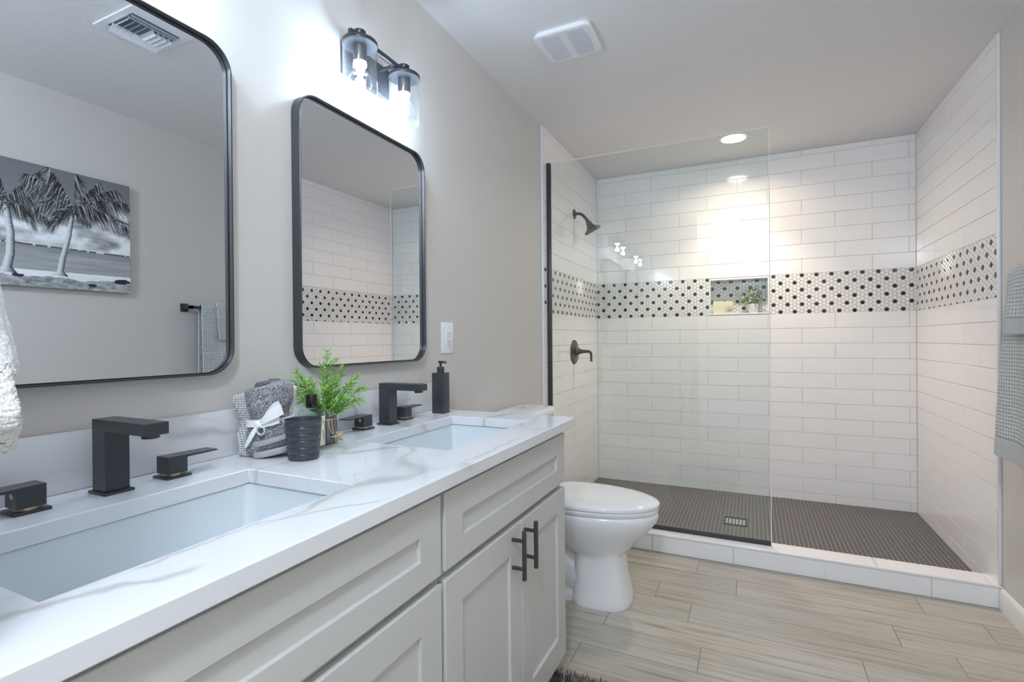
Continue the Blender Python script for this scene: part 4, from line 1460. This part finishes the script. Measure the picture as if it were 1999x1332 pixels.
# ================================================================== PICTURE (right wall, seen in the mirror)
def palm_picture(nw, nh):
    """black and white palm beach, painted on a grid; s runs towards the shower (right in the mirror)"""
    rng = np.random.RandomState(4)
    def vnoise(sx, sy, oct=4):
        out = np.zeros((nh, nw)); amp = 1.0; tot = 0
        for o_ in range(oct):
            gx, gy = int(sx * 2 ** o_) + 2, int(sy * 2 ** o_) + 2
            g = rng.rand(gy + 1, gx + 1)
            xs = np.linspace(0, gx - 1e-6, nw); ys = np.linspace(0, gy - 1e-6, nh)
            xi, yi = xs.astype(int), ys.astype(int)
            fx, fy = xs - xi, ys - yi
            fx = fx * fx * (3 - 2 * fx); fy = fy * fy * (3 - 2 * fy)
            a = g[yi][:, xi] * (1 - fx) + g[yi][:, xi + 1] * fx
            b = g[yi + 1][:, xi] * (1 - fx) + g[yi + 1][:, xi + 1] * fx
            out += amp * (a * (1 - fy[:, None]) + b * fy[:, None]); tot += amp; amp *= 0.5
        return out / tot
    S, T = np.meshgrid(np.linspace(0, 1, nw), np.linspace(0, 1, nh))
    img = np.zeros((nh, nw))
    cl = vnoise(5, 7, 5)
    sky = 0.16 + 0.10 * (1 - T)
    cm = np.clip((cl - 0.44 + 0.55 * (0.66 - T)) * 4.5, 0, 1) * np.clip((0.86 - T) * 4, 0, 1)
    sky = sky * (1 - cm) + (0.70 + 0.42 * (vnoise(10, 14, 4) - 0.5) * 2) * cm
    img[:] = sky
    puff = np.exp(-(((S - 0.955) / 0.045) ** 2 + ((T - 0.70) / 0.055) ** 2) ** 2)
    img = img * (1 - puff) + 0.75 * puff
    water = 0.33 + 0.16 * (vnoise(4, 60, 3) - 0.5) - 0.10 * np.clip((T - 0.25) / 0.1, 0, 1)
    w = (T < 0.34)
    img[w] = water[w]
    hz = np.abs(T - 0.341) < 0.006
    img[hz] = 0.10 + 0.5 * (vnoise(60, 4, 2)[hz] > 0.66)
    sand = T < 0.125 + 0.02 * S - 0.0
    img[sand] = (0.72 + 0.1 * (vnoise(8, 40, 3) - 0.5))[sand]
    gr = T < 0.085 + 0.018 * np.sin(S * 23) * 0.5 + 0.02 * (vnoise(30, 6, 3) - 0.5)
    gd = 0.30 + 0.5 * (vnoise(40, 60, 4) - 0.5)
    img[gr] = np.clip(gd, 0.05, 0.7)[gr]
    for c_s, c_t, rs_, rt_ in ((0.955, 0.10, 0.045, 0.025), (0.80, 0.045, 0.03, 0.015), (0.46, 0.085, 0.03, 0.015)):
        b = (((S - c_s) / rs_) ** 2 + ((T - c_t) / rt_) ** 2 + 1.1 * (vnoise(60, 60, 2) - 0.5)) < 0.8
        img[b] = 0.04
    AR = nw / nh * (1.0)
    def dab(s, t_, r, v):
        ci, cj = t_ * (nh - 1), s * (nw - 1)
        i0, i1 = int(max(0, ci - r - 1)), int(min(nh - 1, ci + r + 1))
        j0, j1 = int(max(0, cj - r - 1)), int(min(nw - 1, cj + r + 1))
        if i1 < i0 or j1 < j0: return
        I, J = np.mgrid[i0:i1 + 1, j0:j1 + 1]
        a = np.clip(r + 0.5 - np.sqrt((I - ci) ** 2 + (J - cj) ** 2), 0, 1)
        img[i0:i1 + 1, j0:j1 + 1] = img[i0:i1 + 1, j0:j1 + 1] * (1 - a) + v * a
    def stroke(p, q, r0, r1, v0, v1, sag=0.0):
        n = int(max(3, np.hypot((q[0] - p[0]) * nw, (q[1] - p[1]) * nh) * 1.2))
        for k in range(n + 1):
            f = k / n
            dab(p[0] + (q[0] - p[0]) * f, p[1] + (q[1] - p[1]) * f - sag * f * f, r0 + (r1 - r0) * f, v0 + (v1 - v0) * f)
    def trunk(pts, w0, w1):
        n = 420
        for k in range(n):
            f = k / (n - 1)
            x = np.interp(f, [0, .35, .7, 1], [p[0] for p in pts]); y = np.interp(f, [0, .35, .7, 1], [p[1] for p in pts])
            wd = w0 + (w1 - w0) * f + 0.026 * max(0, 0.10 - f) / 0.10
            i = int(round(y * (nh - 1)))
            if not 0 <= i < nh: continue
            ja, jb = int((x - wd) * nw), int((x + wd) * nw)
            for j in range(max(0, ja), min(nw, jb + 1)):
                u = (j - ja) / max(1, jb - ja)
                band = 0.05 * math.sin(k * 0.55 + 2 * math.sin(k * .13)) + 0.22 * (rng.rand() - 0.5)
                img[i, j] = np.clip(0.62 - 0.62 * max(0, u - 0.35) * 1.5 + band - 0.25 * max(0, f - 0.75), 0.03, 0.8)
    def frond(c, tip, lift, n=46, ln=0.10, lite=0.25):
        mid = ((c[0] + tip[0]) / 2, (c[1] + tip[1]) / 2 + lift)
        for k in range(n):
            f = k / (n - 1)
            x = (1 - f) ** 2 * c[0] + 2 * f * (1 - f) * mid[0] + f * f * tip[0]
            y = (1 - f) ** 2 * c[1] + 2 * f * (1 - f) * mid[1] + f * f * tip[1]
            dab(x, y, 1.2, 0.12 + 0.3 * (k % 3 == 0))
            if f < 0.06: continue
            L = ln * (0.45 + 0.8 * math.sin(PI * min(1, f * 0.85 + 0.12)))
            sg = 1 if tip[0] > c[0] else -1
            for s2 in (1, 1, -1):
                dx = sg * L * rng.uniform(0.15, 0.75)
                dy = (-L * rng.uniform(0.7, 1.4)) if s2 > 0 else (L * rng.uniform(-0.7, 0.15))
                v = rng.choice([0.01, 0.02, 0.04, 0.08, lite, 0.60], p=[.30, .22, .16, .12, .12, .08])
                stroke((x, y), (x + dx, y + dy), 0.95, 0.30, v, v, 0.035)
    trunk([(0.640, 0.105), (0.655, 0.25), (0.685, 0.45), (0.703, 0.66)], 0.015, 0.010)
    trunk([(0.412, 0.100), (0.432, 0.25), (0.434, 0.42), (0.418, 0.62)], 0.020, 0.013)
    c2 = (0.712, 0.675); c1 = (0.420, 0.655)
    for tip, lf, ln in (((0.36, 0.98), 0.08, .12), ((0.30, 0.78), 0.14, .12), ((0.56, 0.95), 0.06, .12), ((0.58, 0.56), 0.16, .11), ((0.50, 0.80), 0.10, .10), ((0.10, 0.70), 0.20, .12), ((0.25, 0.50), 0.18, .12), ((0.52, 0.52), 0.10, .09)):
        frond(c1, tip, lf, 85, ln * .85, 0.38)
    for tip, lf, ln in (((0.50, 0.90), 0.10, .12), ((0.60, 1.00), 0.05, .13), ((0.72, 1.02), 0.02, .12), ((0.84, 0.97), 0.06, .12), ((0.93, 0.93), 0.10, .12), ((1.03, 0.80), 0.17, .12), ((1.03, 0.56), 0.17, .11), ((0.56, 0.66), 0.14, .11), ((0.62, 0.52), 0.13, .10), ((0.77, 0.60), 0.10, .07), ((0.80, 0.75), 0.06, .09)):
        frond(c2, tip, lf, 90, ln * .85, 0.42)
    for k in range(60):
        dab(c2[0] + rng.normal(0, .016), c2[1] + rng.normal(0, .03), 2.0, 0.03)
        dab(c1[0] + rng.normal(0, .02), c1[1] + rng.normal(0, .03), 2.2, 0.05)
    return np.clip(img, 0.01, 0.95)
nw, nh = 620, 412
img = palm_picture(nw, nh)
PY0, PY1, PZ0, PZ1 = 0.768, 1.668, 1.436, 2.036
t = thing('canvas_picture', 'black and white palm beach canvas print, seen in the nearer mirror', 'picture', (WD, (PY0 + PY1) / 2, PZ0))
bm = bmesh.new()
box(bm, -0.028, -0.001, -(PY1 - PY0) / 2, (PY1 - PY0) / 2, 0.0, PZ1 - PZ0, bev=0.002)
from_bm('canvas_frame', bm, M['canvas_edge'], t)
ys = np.linspace(-(PY1 - PY0) / 2, (PY1 - PY0) / 2, nw)
zs = np.linspace(0, PZ1 - PZ0, nh)
YY, ZZ = np.meshgrid(ys, zs)
co = np.stack([np.full(YY.size, -0.0284), YY.ravel(), ZZ.ravel()], 1)
idx = np.arange(nw * nh).reshape(nh, nw)
q = np.stack([idx[:-1, :-1], idx[1:, :-1], idx[1:, 1:], idx[:-1, 1:]], -1).reshape(-1, 4)
me = bpy.data.meshes.new('print')
me.vertices.add(len(co)); me.vertices.foreach_set('co', co.ravel())
me.loops.add(q.size); me.loops.foreach_set('vertex_index', q.ravel())
me.polygons.add(len(q)); me.polygons.foreach_set('loop_start', np.arange(0, q.size, 4)); me.polygons.foreach_set('loop_total', np.full(len(q), 4))
me.update()
ca = me.color_attributes.new('Paint', 'FLOAT_COLOR', 'POINT')
lum = np.clip((img.ravel() - 0.02) * 1.35, 0.006, 0.97)
cols = np.stack([lum * 0.96, lum * 0.98, lum, np.ones_like(lum)], 1)
ca.data.foreach_set('color', cols.ravel())
pm = mat('canvas_print', (0.5, 0.5, 0.5), 0.55)
nt, b = NT(pm)
at = node(nt, 'ShaderNodeAttribute', attribute_name='Paint')
nt.links.new(at.outputs['Color'], b.inputs['Base Color'])
link('print', me, t, [pm], smooth=False)

# ================================================================== TOWEL BAR AND TOWELS (right wall)
BX, BZ = WD - 0.072, 1.374
t = thing('towel_bar', 'black square towel bar on the right wall carrying the blue grey towels', 'towel bar', (WD, 2.23, BZ))
bm = bmesh.new()
box(bm, -0.081, -0.063, -0.262, 0.262, -0.009, 0.009, bev=0.001)
from_bm('bar', bm, M['black'], t)
for s in (-1, 1):
    bm = bmesh.new()
    box(bm, -0.010, -0.0005, s * 0.25 - 0.023, s * 0.25 + 0.023, -0.025, 0.025, bev=0.0015)
    box(bm, -0.081, -0.009, s * 0.25 - 0.012, s * 0.25 + 0.012, -0.011, 0.011, bev=0.001)
    from_bm('post', bm, M['black'], t)

def draped(name, y0, y1, bottom_f, bottom_b, off, m_main, m_border, label, flare, seed, th=0.010, border=0.085, thing_=None):
    """towel folded over the bar: profile goes up the back, over the bar, down the front"""
    top = BZ + 0.010 + off
    r = 0.011 + off
    prof = []      # (x offset from bar axis, z, s) s=0 at top, 1 at the bottom of the front
    nb, nf = 26, 54
    for i in range(nb):
        f = 1 - i / nb
        prof.append((r + 0.004 * f, bottom_b + (top - 0.012 - bottom_b) * (1 - f), f * 0.6, 0))
    for i in range(9):
        a = PI * i / 8
        prof.append((r * math.cos(a), BZ + (r + 0.0095) * math.sin(a) * 0.95, 0.0, 1))
    for i in range(1, nf + 1):
        f = i / nf
        prof.append((-r - 0.016 * f, BZ - (BZ - bottom_f) * f, f, 2))
    ny = 44
    rs = random.Random(seed)
    ph = rs.uniform(0, 6)
    grid = []
    for x, z, s, side in prof:
        row = []
        for j in range(ny + 1):
            v = j / ny
            y = y0 + (y1 - y0) * v
            if side != 0:
                y = y0 - flare[0] * s ** 1.3 + ((y1 + flare[1] * s ** 1.3) - (y0 - flare[0] * s ** 1.3)) * v
            amp = 0.007 * min(1.0, s * 1.6)
            xx = x + amp * math.sin(v * 9.0 + ph) + 0.5 * amp * math.sin(v * 21 + 2 * ph + 2 * s) if side != 1 else x
            zz = z + (0.004 * math.sin(v * 5 + ph) * s if side == 2 else 0)
            row.append((BX + xx, y, zz))
        grid.append(row)
    def part(nm, rows_, m, parent):
        bm = bmesh.new()
        V = [[bm.verts.new((p[0], p[1], p[2])) for p in row] for row in rows_]
        for i in range(len(V) - 1):
            for j in range(ny):
                bm.faces.new((V[i][j], V[i + 1][j], V[i + 1][j + 1], V[i][j + 1]))
        o_ = from_bm(nm, bm, m, parent, angle=80)
        md = o_.modifiers.new('thick', 'SOLIDIFY')
        md.thickness = th
        md.offset = 0.0
        bv = o_.modifiers.new('round', 'BEVEL')
        bv.width = th * 0.42; bv.segments = 3; bv.limit_method = 'ANGLE'; bv.angle_limit = math.radians(50)
        return o_
    k = next(i for i, p in enumerate(prof) if p[3] == 2 and p[1] < bottom_f + border)
    root = tag(part(name, grid[:k + 1], m_main, None), label, 'towel')
    bo = part('border', grid[k:], m_border, root)
    bo['label'] = 'plain terry border band'
    return root
draped('bath_towel', 2.035, 2.505, 0.700, 0.86, 0.0055, M['waffle_blue'], M['terry_border'],
       'large blue grey waffle bath towel on the black bar, beneath the hand towel', (0.0, 0.062), 3, 0.009)
draped('hand_towel', 2.130, 2.425, 1.165, 1.17, 0.0185, M['waffle_blue'], M['terry_border'],
       'small blue grey hand towel folded over the bath towel on the right wall', (0.0, 0.018), 8, 0.009, 0.06)

# ================================================================== WHITE HAND TOWEL AT THE LEFT EDGE
t = thing('towel_ring', 'black towel ring on the short return wall at the left', 'towel ring', (0.420, 0.10, 1.42))
bm = bmesh.new()
box(bm, -0.025, 0.025, 0.0005, 0.010, -0.025, 0.025, bev=0.0015)
box(bm, -0.010, 0.010, 0.009, 0.106, -0.010, 0.010, bev=0.001)
from_bm('post', bm, M['black'], t)
bm = bmesh.new()
tube(bm, [(-0.085, 0.104, 0.0), (0.085, 0.104, 0.0)], 0.0055, 10)
tube(bm, [(0.085, 0.104, 0.003), (0.085, 0.106, -0.115)], 0.0055, 10)
tube(bm, [(-0.085, 0.104, 0.003), (-0.085, 0.106, -0.115)], 0.0055, 10)
tube(bm, [(-0.088, 0.106, -0.112), (0.088, 0.106, -0.112)], 0.0055, 10)
from_bm('ring', bm, M['black'], t)
def hang(name, xr_fn, xl, y0, y1, zb, ztop, seed):
    bm = bmesh.new()
    rs = random.Random(seed)
    rings = []
    nz = 60
    for i in range(nz + 1):
        f = i / nz
        z = zb + (ztop - zb) * f
        xr = xr_fn(z)
        hx = (xr - xl) / 2
        k = 1.0
        e = min(f, 1 - f)
        if e < 0.05: k = 0.55 + 0.45 * math.sin(e / 0.05 * PI / 2)
        ring = []
        for q in range(72):
            a = 2 * PI * q / 72
            ca, sa = math.cos(a), math.sin(a)
            x = (xl + xr) / 2 + math.copysign(abs(ca) ** 0.55, ca) * hx * (0.985 + 0.015 * k) + 0.0009 * rs.uniform(-1, 1)
            y = (y0 + y1) / 2 + math.copysign(abs(sa) ** 0.55, sa) * (y1 - y0) / 2 * k * (1 + 0.10 * math.sin(7 * ca * 2 + 0.6)) + 0.0009 * rs.uniform(-1, 1)
            ring.append((x, y, z + 0.0016 * rs.uniform(-1, 1)))
        rings.append(ring)
    loft(bm, rings)
    return from_bm(name, bm, M['terry_white'], angle=180)
o = hang('hanging_towel', lambda z: 0.524 + 0.004 * math.sin(z * 40) - 0.030 * min(2.2, max(0, (z - 1.13) / 0.07)), 0.330, 0.168, 0.240, 1.120, 1.330, 3)
tag(o, 'fluffy white towel hanging at the left edge of the photo', 'towel')
o2 = hang('lower_layer', lambda z: 0.538 + 0.022 * min(1, max(0, (1.140 - z) / 0.045)) - 0.012 * max(0, (1.085 - z) / 0.02), 0.320, 0.180, 0.228, 1.062, 1.145, 5)
o2.parent = o
# ================================================================== NICHE ITEMS
NB = DB + 0.045
t = thing('soap_box', 'pale yellow box with grey leaf print in the tiled shower niche', 'box', (0.945, NB, NZ0 + 0.011))
boxo('carton', (-0.069, 0.069, -0.016, 0.016, 0.0, 0.090), M['soap'], t, 0.004, 3)
bm = bmesh.new()
for k in range(9):
    a = math.radians(8 + k * 17)
    L = 0.055 - 0.002 * abs(k - 4)
    p = Vector((0.050 - 0.004 * k * 0.2, -0.0163, 0.008))
    d = Vector((-math.cos(a), 0, math.sin(a)))
    n_ = Vector((math.sin(a), 0, math.cos(a)))
    pts = [p + d * L * f for f in (0.12, 0.45, 0.8, 1.0)]
    ws = (0.001, 0.0042, 0.003, 0.0003)
    up_ = [bm.verts.new(q_ + n_ * w) for q_, w in zip(pts, ws)]
    dn_ = [bm.verts.new(q_ - n_ * w) for q_, w in zip(pts, ws)]
    if max(v.co.z for v in up_ + dn_) > 0.088:
        for v in up_ + dn_: v.co.z = min(v.co.z, 0.087)
    for i in range(3): bm.faces.new((up_[i], up_[i + 1], dn_[i + 1], dn_[i]))
from_bm('leaf_print', bm, M['leaf_print'], t, smooth=False)['label'] = 'grey palm leaf print'

t = thing('niche_plant', 'small plant with cream flowers in a ribbed white pot in the niche', 'plant', (1.146, NB, NZ0 + 0.011))
bm = bmesh.new()
n = 64
def rib(z, r):
    return [((r * (1 + 0.045 * math.cos(16 * 2 * PI * i / n))) * math.cos(2 * PI * i / n), (r * (1 + 0.045 * math.cos(16 * 2 * PI * i / n))) * math.sin(2 * PI * i / n), z) for i in range(n)]
loft(bm, [rib(0, 0.026), rib(0.003, 0.028), rib(0.035, 0.033), rib(0.062, 0.0355), rib(0.066, 0.034), rib(0.064, 0.031), rib(0.054, 0.030)])
from_bm('pot', bm, M['pot'], t, angle=60)
rs = random.Random(21)
def leaf(bm, p, d, L, w):
    d = d.normalized()
    s = d.cross(Vector((rs.uniform(-1, 1), rs.uniform(-1, 1), rs.uniform(-1, 1)))).normalized()
    a, b1, b2, e = bm.verts.new(p), bm.verts.new(p + d * L * .5 + s * w), bm.verts.new(p + d * L * .5 - s * w), bm.verts.new(p + d * L)
    m_ = bm.verts.new(p + d * L * .5 + d.cross(s) * w * 0.4)
    bm.faces.new((a, b1, m_)); bm.faces.new((b1, e, m_)); bm.faces.new((e, b2, m_)); bm.faces.new((b2, a, m_))
bg, bf, bb = bmesh.new(), bmesh.new(), bmesh.new()
def cl(p):
    return Vector((min(max(p.x, -0.125), 0.088), min(max(p.y, -0.055), 0.042), p.z))
for k in range(46):
    a = rs.uniform(0, 2 * PI)
    el = rs.uniform(0.05, 1.45)
    R_ = rs.uniform(0.05, 0.098)
    tip = cl(Vector((R_ * math.cos(a) * math.cos(el) * 1.05, R_ * 0.5 * math.sin(a) * math.cos(el), 0.060 + R_ * math.sin(el) * 1.15)))
    pts = bez([(rs.uniform(-.012, .012), rs.uniform(-.012, .012), 0.052), (tip.x * .3, tip.y * .3, 0.085), tip], 8)
    tube(bg, pts, 0.0008, 4)
    for i in range(3, 9):
        for _ in range(2):
            dd = Vector((rs.uniform(-1, 1), rs.uniform(-.7, .3), rs.uniform(-.6, 1)))
            leaf(bg, pts[i], dd, 0.018, 0.0060)
    if k % 2 == 0:
        c = tip * 0.8 + Vector((0, -0.010, 0.012))
        for q_ in range(14):
            leaf(bf, cl(c + Vector((rs.uniform(-.009, .009), rs.uniform(-.006, .006), rs.uniform(-.008, .008)))), Vector((rs.uniform(-1, 1), rs.uniform(-1, .2), rs.uniform(-1, 1))), 0.014, 0.0058)
for c in ((-0.118, -0.01, 0.150), (-0.105, -0.012, 0.142), (0.030, -0.015, 0.196), (0.022, -0.012, 0.188), (-0.045, -0.03, 0.075), (-0.05, -0.028, 0.066)):
    for q_ in range(8):
        leaf(bb, Vector(c) + Vector((rs.uniform(-.006, .006), rs.uniform(-.004, .004), rs.uniform(-.006, .006))), Vector((rs.uniform(-1, 1), rs.uniform(-1, .2), rs.uniform(-1, 1))), 0.008, 0.003)
    tube(bb, bez([(c[0] * 0.4, c[1], 0.08), (c[0] * 0.8, c[1], (c[2] + 0.09) / 2), c], 6), 0.0008, 4)
from_bm('leaves', bg, M['sage'], t, smooth=False, recalc=False)
from_bm('flowers', bf, M['cream_petal'], t, smooth=False, recalc=False)
from_bm('buds', bb, M['yellow_bud'], t, smooth=False, recalc=False)

# ================================================================== RUG
RX0, RX1, RY0, RY1 = 0.505, 1.020, 0.90, 1.650
t = thing('shag_rug', 'grey shag bath rug on the floor in front of the vanity', 'rug', (0, 0, 0))
boxo('backing', (RX0 + 0.01, RX1 - 0.01, RY0 + 0.01, RY1 - 0.01, 0.0005, 0.007), M['shade_backing'], t, 0.002)
rs = random.Random(9)
vv, ff = [], []
y = RY0
while y < RY1:
    x = RX0
    while x < RX1:
        px_, py_ = x + rs.uniform(-.003, .003), y + rs.uniform(-.003, .003)
        h = rs.uniform(0.022, 0.036)
        a = rs.uniform(0, 2 * PI)
        ln = rs.uniform(0.004, 0.014)
        dx, dy = math.cos(a) * ln, math.sin(a) * ln
        w = rs.uniform(0.0011, 0.0019)
        b2 = rs.uniform(0, PI)
        wx, wy = math.cos(b2) * w, math.sin(b2) * w
        i0 = len(vv)
        vv += [(px_ - wx, py_ - wy, 0.005), (px_ + wx, py_ + wy, 0.005), (px_ + dx * .35 - wx, py_ + dy * .35 - wy, h * .6), (px_ + dx * .35 + wx, py_ + dy * .35 + wy, h * .6), (px_ + dx, py_ + dy, h)]
        ff += [(i0, i0 + 1, i0 + 3, i0 + 2), (i0 + 2, i0 + 3, i0 + 4)]
        x += 0.0050 if y > 1.35 else 0.008
    y += 0.0050 if y > 1.35 else 0.008
me = bpy.data.meshes.new('pile')
me.from_pydata(vv, [], ff)
me.update()
pl = link('pile', me, t, [M['shag']], smooth=False)
pl['kind'] = 'stuff'
